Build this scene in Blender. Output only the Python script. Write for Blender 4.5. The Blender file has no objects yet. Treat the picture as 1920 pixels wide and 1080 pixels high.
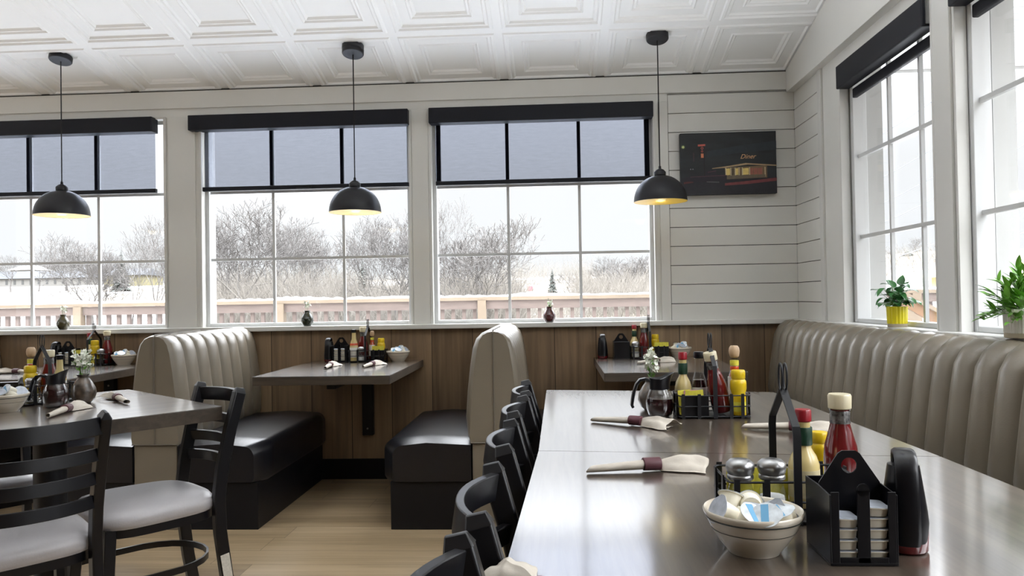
import bpy, bmesh, math, random
from math import sin, cos, pi, radians, sqrt
from mathutils import Vector, Matrix

SC = bpy.context.scene
COL = SC.collection

# ------------------------------------------------------------------ camera
F_PX, CAM_H = 1413.7, 1.14
YAW, PITCH, ROLL = 0.0552756563, 0.0142957453, -0.0169115648
_cy, _sy, _cp, _sp, _cr, _sr = cos(YAW), sin(YAW), cos(PITCH), sin(PITCH), cos(ROLL), sin(ROLL)
FWD = Vector((-_sy*_cp, _cy*_cp, _sp))
_r0 = Vector((_cy, _sy, 0)); _u0 = _r0.cross(FWD)
RIGHT = _r0*_cr + _u0*_sr
UP = -_r0*_sr + _u0*_cr
cd = bpy.data.cameras.new('camera'); cam = bpy.data.objects.new('camera', cd); COL.objects.link(cam)
cd.sensor_width = 36; cd.lens = F_PX*36/1920; cd.clip_start = .05; cd.clip_end = 1500
mw = Matrix.Identity(4)
for i, a in enumerate((RIGHT, UP, -FWD)):
    for j in range(3): mw[j][i] = a[j]
mw[2][3] = CAM_H
cam.matrix_world = mw
SC.camera = cam

def at(px, py, ax, val):
    """point on the plane coordinate[ax] = val seen at a photo pixel (used to read sizes and places off the photo)"""
    d = FWD + RIGHT*((px-960)/F_PX) - UP*((py-540)/F_PX)
    o = Vector((0, 0, CAM_H))
    return o + d*((val-o[ax])/d[ax])

# ------------------------------------------------------------------ world, exposure
SC.view_settings.view_transform = 'Standard'
SC.view_settings.look = 'None'
SC.view_settings.exposure = 0.0
SC.view_settings.gamma = 1.0
SC.view_settings.use_curve_mapping = False
SC.cycles.use_denoising = True
SC.cycles.max_bounces = 9
SC.cycles.diffuse_bounces = 5
SC.cycles.transparent_max_bounces = 14
SC.cycles.caustics_reflective = False
SC.cycles.caustics_refractive = False
SC.cycles.sample_clamp_indirect = 6

W = bpy.data.worlds.new('overcast_sky'); SC.world = W; W.use_nodes = True
nt = W.node_tree; N = nt.nodes; L = nt.links; N.clear()
wo = N.new('ShaderNodeOutputWorld'); bg = N.new('ShaderNodeBackground')
tc = N.new('ShaderNodeTexCoord'); sp = N.new('ShaderNodeSeparateXYZ')
mr = N.new('ShaderNodeMapRange'); mr.inputs[1].default_value = 0.0; mr.inputs[2].default_value = 1.0
cr = N.new('ShaderNodeValToRGB')
cr.color_ramp.elements[0].position = 0.0; cr.color_ramp.elements[0].color = (.62, .64, .665, 1)
cr.color_ramp.elements[1].position = 1.0; cr.color_ramp.elements[1].color = (10.5, 10.8, 11.3, 1)
e = cr.color_ramp.elements.new(.16); e.color = (.655, .665, .68, 1)
e = cr.color_ramp.elements.new(.23); e.color = (.74, .755, .785, 1)
e = cr.color_ramp.elements.new(.42); e.color = (6.2, 6.35, 6.6, 1)
nz = N.new('ShaderNodeTexNoise'); nz.inputs['Scale'].default_value = 3.0; nz.inputs['Detail'].default_value = 4
mx = N.new('ShaderNodeMix'); mx.data_type = 'RGBA'; mx.blend_type = 'MULTIPLY'; mx.inputs[0].default_value = 1
nr = N.new('ShaderNodeMapRange'); nr.inputs[1].default_value = .3; nr.inputs[2].default_value = .7
nr.inputs[3].default_value = .96; nr.inputs[4].default_value = 1.03
L.new(tc.outputs['Generated'], sp.inputs[0]); L.new(sp.outputs[2], mr.inputs[0]); L.new(mr.outputs[0], cr.inputs[0])
L.new(tc.outputs['Generated'], nz.inputs['Vector']); L.new(nz.outputs[0], nr.inputs[0])
L.new(cr.outputs[0], mx.inputs[6]); L.new(nr.outputs[0], mx.inputs[7])
L.new(mx.outputs[2], bg.inputs[0]); bg.inputs[1].default_value = 1.6
L.new(bg.outputs[0], wo.inputs[0])

# ------------------------------------------------------------------ materials
def hexc(r, g, b):
    f = lambda c: ((c/255+.055)/1.055)**2.4 if c > 10 else c/255/12.92
    return (f(r), f(g), f(b), 1)

def setin(n, name, v):
    if name in n.inputs: n.inputs[name].default_value = v

def mat(name, col, rough=.5, metal=0., spec=.5, coat=0., var=0., vscale=8., bump=0., bscale=60., stretch=(1, 1, 1), coat_r=.1, ior=1.5, subsurf=0, trans=0.):
    m = bpy.data.materials.new(name); m.use_nodes = True
    nt = m.node_tree; p = nt.nodes['Principled BSDF']
    col = tuple(col) if len(col) == 4 else (*col, 1)
    p.inputs['Base Color'].default_value = col
    p.inputs['Roughness'].default_value = rough; p.inputs['Metallic'].default_value = metal
    setin(p, 'Specular IOR Level', spec); setin(p, 'Coat Weight', coat); setin(p, 'Coat Roughness', coat_r); p.inputs['IOR'].default_value = ior
    setin(p, 'Transmission Weight', trans)
    tc = nt.nodes.new('ShaderNodeTexCoord'); mp = nt.nodes.new('ShaderNodeMapping'); mp.inputs['Scale'].default_value = stretch
    nt.links.new(tc.outputs['Object'], mp.inputs[0])
    n = nt.nodes.new('ShaderNodeTexNoise'); n.inputs['Scale'].default_value = vscale; n.inputs['Detail'].default_value = 5
    nt.links.new(mp.outputs[0], n.inputs['Vector'])
    if var:
        r = nt.nodes.new('ShaderNodeMapRange'); r.inputs[1].default_value = .3; r.inputs[2].default_value = .7
        r.inputs[3].default_value = 1-var; r.inputs[4].default_value = 1+var
        x = nt.nodes.new('ShaderNodeMix'); x.data_type = 'RGBA'; x.blend_type = 'MULTIPLY'; x.inputs[0].default_value = 1
        x.inputs[6].default_value = col
        nt.links.new(n.outputs[0], r.inputs[0]); nt.links.new(r.outputs[0], x.inputs[7]); nt.links.new(x.outputs[2], p.inputs['Base Color'])
    if bump:
        b = nt.nodes.new('ShaderNodeBump'); b.inputs['Strength'].default_value = bump; b.inputs['Distance'].default_value = .002
        n2 = nt.nodes.new('ShaderNodeTexNoise'); n2.inputs['Scale'].default_value = bscale; n2.inputs['Detail'].default_value = 4
        nt.links.new(mp.outputs[0], n2.inputs['Vector']); nt.links.new(n2.outputs[0], b.inputs['Height']); nt.links.new(b.outputs[0], p.inputs['Normal'])
    return m

def wood(name, c0, c1, c2, plank_ax, plank_w, grain_ax, rough=.4, seams=False, seam_len=0, coat=0., g1=40., g2=2.0, var=.35, spec=.5, coat_r=.15, coord='Object', seam_w=.003, bump=.15, coat_ior=1.5):
    """planks plank_w wide counted along axis plank_ax, grain running along grain_ax"""
    m = bpy.data.materials.new(name); m.use_nodes = True
    nt = m.node_tree; N = nt.nodes; L = nt.links; p = N['Principled BSDF']
    def M(op, a, b=None, c=None):
        n = N.new('ShaderNodeMath'); n.operation = op
        for i, v in enumerate((a, b, c)):
            if v is None: continue
            if isinstance(v, (int, float)): n.inputs[i].default_value = v
            else: L.new(v, n.inputs[i])
        return n.outputs[0]
    tc = N.new('ShaderNodeTexCoord'); s = N.new('ShaderNodeSeparateXYZ'); L.new(tc.outputs[coord], s.inputs[0])
    pa = M('DIVIDE', s.outputs[plank_ax], plank_w); idx = M('FLOOR', pa); fr = M('FRACT', pa)
    wn = N.new('ShaderNodeTexWhiteNoise'); wn.noise_dimensions = '1D'; L.new(idx, wn.inputs['W'])
    rnd = wn.outputs['Value']
    if seam_len:
        gl = M('ADD', M('DIVIDE', s.outputs[grain_ax], seam_len), M('MULTIPLY', rnd, 7.3))
        i2 = M('FLOOR', gl); f2 = M('FRACT', gl)
        w2 = N.new('ShaderNodeTexWhiteNoise'); w2.noise_dimensions = '2D'
        cx = N.new('ShaderNodeCombineXYZ'); L.new(idx, cx.inputs[0]); L.new(i2, cx.inputs[1]); L.new(cx.outputs[0], w2.inputs['Vector'])
        rnd = w2.outputs['Value']
    comb = N.new('ShaderNodeCombineXYZ')
    other = [a for a in (0, 1, 2) if a not in (plank_ax, grain_ax)][0]
    L.new(M('ADD', M('MULTIPLY', s.outputs[plank_ax], g1), M('MULTIPLY', rnd, 37.0)), comb.inputs[0])
    L.new(M('MULTIPLY', s.outputs[grain_ax], g2), comb.inputs[1])
    L.new(M('MULTIPLY', s.outputs[other], g1*.6), comb.inputs[2])
    n1 = N.new('ShaderNodeTexNoise'); n1.inputs['Scale'].default_value = 1; n1.inputs['Detail'].default_value = 7; n1.inputs['Roughness'].default_value = .62; n1.inputs['Distortion'].default_value = .6
    L.new(comb.outputs[0], n1.inputs['Vector'])
    vm = N.new('ShaderNodeVectorMath'); vm.operation = 'SCALE'; vm.inputs[3].default_value = .18; L.new(comb.outputs[0], vm.inputs[0])
    n2 = N.new('ShaderNodeTexNoise'); n2.inputs['Scale'].default_value = 1; n2.inputs['Detail'].default_value = 3; L.new(vm.outputs[0], n2.inputs['Vector'])
    f = M('ADD', M('ADD', M('MULTIPLY', n1.outputs[0], .75), M('MULTIPLY', n2.outputs[0], .75)), M('MULTIPLY', M('SUBTRACT', rnd, .5), var))
    r = N.new('ShaderNodeValToRGB'); L.new(M('SUBTRACT', f, .25), r.inputs[0])
    r.color_ramp.elements[0].position = .22; r.color_ramp.elements[0].color = c0
    r.color_ramp.elements[1].position = .80; r.color_ramp.elements[1].color = c2
    e = r.color_ramp.elements.new(.5); e.color = c1
    out = r.outputs[0]
    if seams:
        d = M('MULTIPLY', M('MINIMUM', fr, M('SUBTRACT', 1, fr)), plank_w)
        if seam_len: d = M('MINIMUM', d, M('MULTIPLY', M('MINIMUM', f2, M('SUBTRACT', 1, f2)), seam_len))
        k = M('LESS_THAN', d, seam_w/2)
        x = N.new('ShaderNodeMix'); x.data_type = 'RGBA'; L.new(k, x.inputs[0]); L.new(out, x.inputs[6])
        x.inputs[7].default_value = (c0[0]*.35, c0[1]*.35, c0[2]*.35, 1); out = x.outputs[2]
    L.new(out, p.inputs['Base Color'])
    p.inputs['Roughness'].default_value = rough; setin(p, 'Coat Weight', coat); setin(p, 'Coat Roughness', coat_r); setin(p, 'Specular IOR Level', spec); setin(p, 'Coat IOR', coat_ior)
    if bump:
        b = N.new('ShaderNodeBump'); b.inputs['Strength'].default_value = bump; b.inputs['Distance'].default_value = .001
        L.new(n1.outputs[0], b.inputs['Height']); L.new(b.outputs[0], p.inputs['Normal'])
    return m

def glassy(name, tint=(1, 1, 1, 1), refl=.5, rough=.02, base=None):
    """thin clear glass: lets light through, mirrors by angle"""
    m = bpy.data.materials.new(name); m.use_nodes = True
    nt = m.node_tree; N = nt.nodes; L = nt.links; N.clear()
    o = N.new('ShaderNodeOutputMaterial'); t = N.new('ShaderNodeBsdfTransparent'); t.inputs[0].default_value = tint
    g = N.new('ShaderNodeBsdfGlossy'); g.inputs['Roughness'].default_value = rough
    f = N.new('ShaderNodeFresnel'); ge = N.new('ShaderNodeNewGeometry'); io = N.new('ShaderNodeMapRange')
    io.inputs[3].default_value = 1.45; io.inputs[4].default_value = 1/1.45; L.new(ge.outputs['Backfacing'], io.inputs[0]); L.new(io.outputs[0], f.inputs[0])
    mm = N.new('ShaderNodeMath'); mm.operation = 'MULTIPLY'; mm.inputs[1].default_value = refl*2; L.new(f.outputs[0], mm.inputs[0])
    x = N.new('ShaderNodeMixShader'); L.new(mm.outputs[0], x.inputs[0]); L.new(t.outputs[0], x.inputs[1]); L.new(g.outputs[0], x.inputs[2])
    L.new(x.outputs[0], o.inputs[0])
    return m

M = {}
M['white'] = mat('white_paint', hexc(217, 216, 211), .45, var=.02, vscale=3)
M['white_trim'] = mat('white_trim_paint', hexc(210, 209, 205), .35)
M['gap'] = mat('dark_gap', (.02, .018, .015), .9)
M['vinyl'] = mat('white_vinyl', hexc(200, 201, 201), .35)
M['ceiling'] = mat('ceiling_tile_white', hexc(245, 246, 246), .5)
M['pane'] = glassy('window_glass', (.985, .99, .99, 1), .22, .0)
M['clear'] = glassy('clear_glass', (.86, .88, .88, 1), .7, .03)
M['clearjar'] = glassy('jar_glass', (.90, .91, .91, 1), .9, .05)
M['wain'] = wood('wood_panelling', hexc(96, 78, 60), hexc(132, 109, 84), hexc(160, 136, 106), 0, .262, 2, rough=.38, seams=True, seam_w=.005, g1=22, g2=1.1, var=.22, bump=.1)
M['floor'] = wood('oak_floor_planks', hexc(132, 112, 86), hexc(166, 144, 112), hexc(190, 168, 136), 1, .18, 0, rough=.32, seams=True, seam_len=1.3, seam_w=.002, g1=30, g2=1.6, var=.3, bump=.1)
M['table'] = wood('grey_brown_laminate', hexc(52, 44, 37), hexc(78, 68, 58), hexc(98, 87, 76), 0, .15, 1, rough=.30, g1=70, g2=3.0, var=.16, coat=1.0, coat_r=.12, bump=.03, coat_ior=2.3)
M['table_edge'] = wood('laminate_edge', hexc(50, 43, 36), hexc(72, 63, 54), hexc(88, 79, 68), 2, .5, 0, rough=.4, g1=60, g2=4.0, var=.1)
M['table_x'] = wood('grey_laminate_diagonal', hexc(76, 67, 58), hexc(104, 93, 82), hexc(126, 114, 102), 0, .15, 1, rough=.3, g1=60, g2=3.0, var=.16, coat=1.0, coat_r=.14, bump=.03, coat_ior=2.8)
M['taupe'] = mat('taupe_vinyl', hexc(122, 113, 99), .32, coat=.35, coat_r=.32, var=.04, vscale=5, bump=.25, bscale=240)
M['taupe_seam'] = mat('taupe_piping', hexc(104, 97, 86), .4)
M['blackvinyl'] = mat('black_vinyl', (.007, .007, .010), .33, bump=.3, bscale=200, var=.1)
M['blackbase'] = mat('black_laminate', (.006, .006, .008), .42, spec=.3)
M['chair'] = mat('black_metal_frame', (.005, .005, .007), .32, spec=.45)
M['grey_seat'] = mat('grey_vinyl', hexc(172, 169, 171), .36, bump=.25, bscale=160, var=.03)
M['black'] = mat('black_plastic', (.004, .004, .006), .28, spec=.35)
M['blackmatte'] = mat('black_powder_coat', (.009, .009, .011), .42, spec=.35)
M['shade'] = mat('black_lamp_enamel', (.010, .010, .013), .40, spec=.35)
M['gold'] = mat('gold_lamp_lining', hexc(228, 184, 12), .5)
M['blind_black'] = mat('black_blind_case', (.008, .009, .014), .5, spec=.25)
M['cream'] = mat('cream_ceramic', hexc(214, 205, 188), .22, coat=.4)
M['ceram_line'] = mat('dark_green_glaze', (.02, .025, .02), .3)
M['creamer'] = mat('creamer_plastic', hexc(232, 226, 208), .35)
M['foil'] = mat('printed_foil', hexc(170, 176, 186), .35, metal=.3, var=.25, vscale=60)
M['foil_blue'] = mat('pale_film', hexc(196, 202, 206), .35, metal=.1, var=.25, vscale=80)
M['blue_print'] = mat('blue_print', hexc(84, 148, 186), .4)
M['ketchup'] = mat('ketchup_red', (.13, .008, .010), .12, coat=.6, coat_r=.03, var=.2, vscale=20)
M['mustard'] = mat('mustard_yellow', hexc(214, 182, 28), .28)
M['hotsauce'] = mat('orange_red_sauce', (.55, .07, .015), .2, coat=.5)
M['beige_sauce'] = mat('pale_sauce', hexc(208, 188, 130), .25, coat=.4)
M['white_label'] = mat('white_label', hexc(222, 220, 212), .4, var=.06, vscale=60)
M['beige_label'] = mat('beige_label', hexc(186, 174, 138), .4, var=.15, vscale=70)
M['neck_label'] = mat('black_silver_neck_label', (.09, .085, .08), .25, metal=.3, var=.98, vscale=110)
M['green_label'] = mat('dark_green_label', (.008, .04, .02), .4)
M['red_cap'] = mat('red_cap', (.28, .012, .02), .3)
M['cap_white'] = mat('off_white_cap', hexc(214, 204, 172), .3, coat=.3)
M['wood_ball'] = mat('pale_wood_cap', hexc(190, 162, 130), .55, var=.1, vscale=50)
M['chrome'] = mat('chrome_lid', (.36, .36, .36), .32, metal=1)
M['salt'] = mat('white_salt', (.75, .75, .73), .9)
M['pepper'] = mat('black_pepper', (.04, .035, .03), .9, var=.8, vscale=300)
M['syrup'] = mat('dark_syrup', (.025, .004, .006), .12, coat=.5, coat_r=.03)
M['redsyrup'] = mat('dark_red_syrup', (.16, .008, .012), .1, coat=.5)
M['napkin'] = mat('white_paper_napkin', hexc(192, 184, 172), .8, bump=.3, bscale=120)
M['maroon'] = mat('maroon_paper_band', (.075, .016, .024), .6)
M['packet_y'] = mat('yellow_sachet', hexc(216, 206, 70), .6, var=.12, vscale=80)
M['packet_p'] = mat('pink_sachet', hexc(205, 150, 165), .6, var=.12, vscale=80)
M['stem'] = mat('flower_stem', hexc(92, 130, 62), .6)
M['petal'] = mat('white_petal', hexc(236, 238, 226), .6)
M['olive'] = mat('olive_glass_vase', (.045, .038, .012), .15, coat=.6, coat_r=.05)
M['dgreen'] = mat('dark_green_vase', (.016, .022, .012), .2, coat=.6, var=.5, vscale=60)
M['dred'] = mat('dark_red_vase', (.06, .008, .012), .15, coat=.8)
M['glazed'] = mat('mottled_brown_vase', hexc(78, 66, 55), .3, coat=.6, var=.95, vscale=38)
M['yellowpot'] = mat('yellow_pot_glaze', hexc(226, 210, 30), .35)
M['tan'] = mat('bare_clay', hexc(176, 164, 142), .7)
M['whitepot'] = mat('white_ribbed_pot', hexc(218, 214, 206), .5)
M['soil'] = mat('soil', (.03, .02, .012), .9)
M['leaf1'] = mat('dark_green_leaf', hexc(58, 112, 58), .35, var=.35, vscale=22)
M['leaf2'] = mat('fresh_green_leaf', hexc(104, 154, 58), .4, var=.5, vscale=16)
M['canvas'] = mat('night_picture_canvas', (.013, .016, .019), .55, var=.5, vscale=7, stretch=(1, 1, 3))
M['bark'] = mat('grey_bark', hexc(100, 97, 95), .9, var=.2, vscale=3)  # one grey for trunks and branches, tone varied at random
M['bark2'] = mat('pale_far_bark', hexc(190, 188, 186), .9)
M['spruce'] = mat('frosted_spruce_needles', hexc(92, 97, 93), .9, var=.25, vscale=4)
M['brush'] = mat('dry_brush_twigs', hexc(120, 115, 108), .9, var=.15, vscale=1)
M['deckwood'] = mat('weathered_pink_cedar', hexc(90, 78, 72), .8, var=.12, vscale=4, stretch=(1, 1, 6))
M['deckwood2'] = mat('fresh_cedar', hexc(106, 93, 78), .8, var=.12, vscale=4)
M['deckbrown'] = mat('brown_cedar', hexc(104, 78, 56), .8, var=.15, vscale=6)
M['snowcap'] = mat('snow_on_rail', hexc(222, 224, 227), .8)
M['siding'] = mat('white_siding', hexc(186, 186, 185), .7)
M['farroof'] = mat('grey_shingle_roof', hexc(62, 64, 68), .9, var=.06, vscale=.5)
M['farwall'] = mat('pale_far_wall', hexc(122, 120, 116), .9)
M['farwin'] = mat('far_window', hexc(80, 80, 79), .5)
M['faryellow'] = mat('pale_yellow_wall', hexc(128, 122, 94), .9)
M['tanroof'] = mat('tan_siding', hexc(214, 196, 152), .9)
M['wire'] = mat('power_wire', hexc(150, 155, 165), .8)
M['metal_dull'] = mat('dull_steel', (.25, .25, .25), .4, metal=1)
M['sticker'] = mat('white_sticker', hexc(216, 212, 204), .6, var=.12, vscale=120)

# snow ground: white with dry grass poking through
m = mat('snowy_ground', hexc(244, 246, 250), .9); M['snow'] = m
nt = m.node_tree; N = nt.nodes; L = nt.links; p = N['Principled BSDF']
tcn = N.new('ShaderNodeTexCoord'); n1 = N.new('ShaderNodeTexNoise'); n1.inputs['Scale'].default_value = .9; n1.inputs['Detail'].default_value = 9; n1.inputs['Roughness'].default_value = .75
mpn = N.new('ShaderNodeMapping'); mpn.inputs['Scale'].default_value = (1, .35, 1)
n2 = N.new('ShaderNodeTexNoise'); n2.inputs['Scale'].default_value = .035; n2.inputs['Detail'].default_value = 3
L.new(tcn.outputs['Object'], mpn.inputs[0]); L.new(mpn.outputs[0], n1.inputs['Vector']); L.new(tcn.outputs['Object'], n2.inputs['Vector'])
ad = N.new('ShaderNodeMath'); ad.operation = 'ADD'; L.new(n1.outputs[0], ad.inputs[0]); L.new(n2.outputs[0], ad.inputs[1])
rr = N.new('ShaderNodeValToRGB'); L.new(ad.outputs[0], rr.inputs[0])
rr.color_ramp.elements[0].position = .93; rr.color_ramp.elements[0].color = hexc(148, 149, 152)
rr.color_ramp.elements[1].position = 1.0; rr.color_ramp.elements[1].color = hexc(108, 101, 90)
L.new(rr.outputs[0], p.inputs['Base Color'])

# blind cloth: dark woven screen that lets part of the daylight through
m = bpy.data.materials.new('blind_screen_cloth'); m.use_nodes = True; M['screen'] = m
nt = m.node_tree; N = nt.nodes; L = nt.links; N.clear()
o = N.new('ShaderNodeOutputMaterial'); t = N.new('ShaderNodeBsdfTransparent'); t.inputs[0].default_value = (.66, .68, .73, 1)
d = N.new('ShaderNodeBsdfDiffuse'); d.inputs[0].default_value = (.05, .05, .06, 1)
wv = N.new('ShaderNodeTexNoise'); wv.inputs['Scale'].default_value = 60; wv.inputs['Detail'].default_value = 3
tcn = N.new('ShaderNodeTexCoord'); mpn = N.new('ShaderNodeMapping'); mpn.inputs['Scale'].default_value = (.25, 1, 1.6); L.new(tcn.outputs['Object'], mpn.inputs[0]); L.new(mpn.outputs[0], wv.inputs['Vector'])
rg = N.new('ShaderNodeMapRange'); rg.inputs[1].default_value = .3; rg.inputs[2].default_value = .7; rg.inputs[3].default_value = .02; rg.inputs[4].default_value = .05; L.new(wv.outputs[0], rg.inputs[0])
x = N.new('ShaderNodeMixShader'); L.new(rg.outputs[0], x.inputs[0]); L.new(t.outputs[0], x.inputs[1]); L.new(d.outputs[0], x.inputs[2]); L.new(x.outputs[0], o.inputs[0])

def emis(name, col, s):
    m = bpy.data.materials.new(name); m.use_nodes = True
    p = m.node_tree.nodes['Principled BSDF']; p.inputs['Base Color'].default_value = col
    p.inputs['Emission Color'].default_value = col; p.inputs['Emission Strength'].default_value = s
    return m
M['bulb'] = emis('warm_bulb', (1, .88, .55, 1), 1.0)
M['fillpanel'] = emis('fill_panel_glow', (1, .97, .92, 1), .4)  # glow of the added fill panels

# ------------------------------------------------------------------ mesh builder
class MB:
    def __init__(s): s.v = []; s.f = []; s.mi = []; s.cur = 0
    def add(s, vs, fs):
        b = len(s.v); s.v += [tuple(v) for v in vs]; s.f += [tuple(b+i for i in f) for f in fs]; s.mi += [s.cur]*len(fs); return s
    def box(s, x0, x1, y0, y1, z0, z1):
        x0, x1 = sorted((x0, x1)); y0, y1 = sorted((y0, y1)); z0, z1 = sorted((z0, z1))
        return s.add([(x0,y0,z0),(x1,y0,z0),(x1,y1,z0),(x0,y1,z0),(x0,y0,z1),(x1,y0,z1),(x1,y1,z1),(x0,y1,z1)],
                     [(0,3,2,1),(4,5,6,7),(0,1,5,4),(1,2,6,5),(2,3,7,6),(3,0,4,7)])
    def prism(s, pts, z0, z1, axis=2):
        """polygon pts (counter-clockwise in the plane) swept along axis from z0 to z1"""
        def P(a, b, c): return {2: (a, b, c), 1: (a, c, b), 0: (c, a, b)}[axis]
        n = len(pts); vs = [P(a, b, z0) for a, b in pts]+[P(a, b, z1) for a, b in pts]
        fs = [tuple(range(n))[::-1], tuple(range(n, 2*n))]+[(i, (i+1) % n, n+(i+1) % n, n+i) for i in range(n)]
        if axis == 1: fs = [f[::-1] for f in fs]
        return s.add(vs, fs)
    def bar(s, p0, p1, w, h, up=(0, 0, 1)):
        p0, p1 = Vector(p0), Vector(p1); d = (p1-p0).normalized(); sd = d.cross(Vector(up))
        if sd.length < 1e-4: sd = Vector((1, 0, 0))
        sd.normalize(); u = sd.cross(d).normalized(); a = sd*(w/2); b = u*(h/2)
        vs = [p0-a-b, p0+a-b, p0+a+b, p0-a+b, p1-a-b, p1+a-b, p1+a+b, p1-a+b]
        return s.add(vs, [(0,1,2,3)[::-1],(4,5,6,7),(0,1,5,4),(1,2,6,5),(2,3,7,6),(3,0,4,7)])
    def sweep(s, path, sec, up=(0, 0, 1), closed=False):
        """closed section sec [(a,b)] swept along path; a to the side, b along up"""
        path = [Vector(p) for p in path]; n = len(sec); m = len(path); vs = []
        for i, p in enumerate(path):
            if closed: d = path[(i+1) % m]-path[i-1]
            else: d = path[min(i+1, m-1)]-path[max(i-1, 0)]
            d.normalize(); sd = d.cross(Vector(up))
            if sd.length < 1e-4: sd = Vector((1, 0, 0))
            sd.normalize(); u = sd.cross(d).normalized()
            vs += [p+sd*a+u*b for a, b in sec]
        fs = []
        for i in range(m if closed else m-1):
            j = (i+1) % m
            fs += [(i*n+k, i*n+(k+1) % n, j*n+(k+1) % n, j*n+k) for k in range(n)]
        if not closed: fs += [tuple(range(n))[::-1], tuple((m-1)*n+k for k in range(n))]
        return s.add(vs, fs)
    def tube(s, pts, r, n=8, closed=False):
        pts = [Vector(p) for p in pts]; m = len(pts); rs = r if isinstance(r, (list, tuple)) else [r]*m
        vs = []; ref = None
        for i, p in enumerate(pts):
            d = (pts[(i+1) % m]-pts[i-1]) if closed else (pts[min(i+1, m-1)]-pts[max(i-1, 0)])
            if d.length < 1e-9: d = Vector((0, 0, 1))
            d.normalize()
            if ref is None:
                ref = d.orthogonal().normalized()
            else:
                ref = ref-d*ref.dot(d)
                ref = ref.normalized() if ref.length > 1e-6 else d.orthogonal().normalized()
            b = d.cross(ref)
            vs += [p+(ref*cos(2*pi*k/n)+b*sin(2*pi*k/n))*rs[i] for k in range(n)]
        fs = []
        for i in range(m if closed else m-1):
            j = (i+1) % m
            fs += [(i*n+k, i*n+(k+1) % n, j*n+(k+1) % n, j*n+k) for k in range(n)]
        if not closed: fs += [tuple(range(n))[::-1], tuple((m-1)*n+k for k in range(n))]
        return s.add(vs, fs)
    def lathe(s, prof, n=28, c=(0, 0, 0), sx=1, sy=1, mt=None):
        """profile [(r,z)] from bottom to top turned round z; r 0 makes a point"""
        vs = []; idx = []
        for r, z in prof:
            if r < 1e-6: idx.append([len(vs)]); vs.append((0, 0, z))
            else:
                idx.append(list(range(len(vs), len(vs)+n)))
                vs += [(r*cos(2*pi*k/n)*sx, r*sin(2*pi*k/n)*sy, z) for k in range(n)]
        fs = []
        for a, b in zip(idx, idx[1:]):
            for k in range(n):
                k2 = (k+1) % n
                if len(a) == 1 and len(b) == 1: continue
                if len(a) == 1: fs.append((a[0], b[k2], b[k]))
                elif len(b) == 1: fs.append((a[k], a[k2], b[0]))
                else: fs.append((a[k], a[k2], b[k2], b[k]))
        if len(idx[0]) > 1 and prof[0] != prof[-1]: fs.append(tuple(idx[0][::-1]))
        if len(idx[-1]) > 1 and prof[0] != prof[-1]: fs.append(tuple(idx[-1]))
        vs = [Vector(v) for v in vs]
        if mt is not None: vs = [mt @ v for v in vs]
        vs = [v+Vector(c) for v in vs]
        return s.add(vs, fs)
    def grid(s, fn, nu, nv, closeu=False):
        vs = [fn(i/(nu if closeu else nu-1), j/(nv-1)) for i in range(nu) for j in range(nv)]
        fs = []
        for i in range(nu if closeu else nu-1):
            a = i; b = (i+1) % nu
            fs += [(a*nv+j, b*nv+j, b*nv+j+1, a*nv+j+1) for j in range(nv-1)]
        return s.add(vs, fs)
    def build(s, name, m, parent=None, bev=0, smooth=35, seg=2, loc=None, rotz=0, solid=0):
        me = bpy.data.meshes.new(name); me.from_pydata(s.v, [], s.f); me.validate(clean_customdata=False)
        ms = m if isinstance(m, (list, tuple)) else [m]
        for q in ms: me.materials.append(q)
        if len(ms) > 1 and len(me.polygons) == len(s.mi): me.polygons.foreach_set('material_index', s.mi)
        if smooth:
            me.polygons.foreach_set('use_smooth', [True]*len(me.polygons)); me.set_sharp_from_angle(angle=radians(smooth))
        me.update()
        o = bpy.data.objects.new(name, me); COL.objects.link(o)
        if parent is not None: o.parent = parent
        if loc is not None: o.location = loc
        o.rotation_euler.z = rotz
        if solid:
            q = o.modifiers.new('thickness', 'SOLIDIFY'); q.thickness = solid
        if bev:
            q = o.modifiers.new('bevel', 'BEVEL'); q.width = bev; q.segments = seg; q.limit_method = 'ANGLE'; q.angle_limit = radians(40)
        return o

def tag(o, label=None, cat=None, group=None, kind=None):
    if label: o['label'] = label
    if cat: o['category'] = cat
    if group: o['group'] = group
    if kind: o['kind'] = kind
    return o

def empty(name, loc=(0, 0, 0), rz=0, label=None, cat=None, group=None, kind=None):
    o = bpy.data.objects.new(name, None); COL.objects.link(o); o.empty_display_size = .05
    o.location = loc; o.rotation_euler.z = rz
    return tag(o, label, cat, group, kind)

KIDS = None
def copy_tree(o, parent=None):
    c = o.copy(); COL.objects.link(c); c.parent = parent
    for ch in [q for q in bpy.data.objects if q.parent == o]: copy_tree(ch, c)
    return c

def dup(root, loc, rz, label, group=None):
    c = copy_tree(root); c.location = loc; c.rotation_euler.z = rz; c['label'] = label
    if group: c['group'] = group
    return c

def struct(o): o['kind'] = 'structure'; return o

# ------------------------------------------------------------------ the room
D, XR = 4.812, 1.527
XL, YB = -6.0, -4.5
K = .2288
def cz(y): return 2.55+K*(D-y)

struct(MB().box(XL-.2, XR+.20, YB-.2, D+.2, -.1, 0).build('floor', M['floor'], smooth=0))

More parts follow.
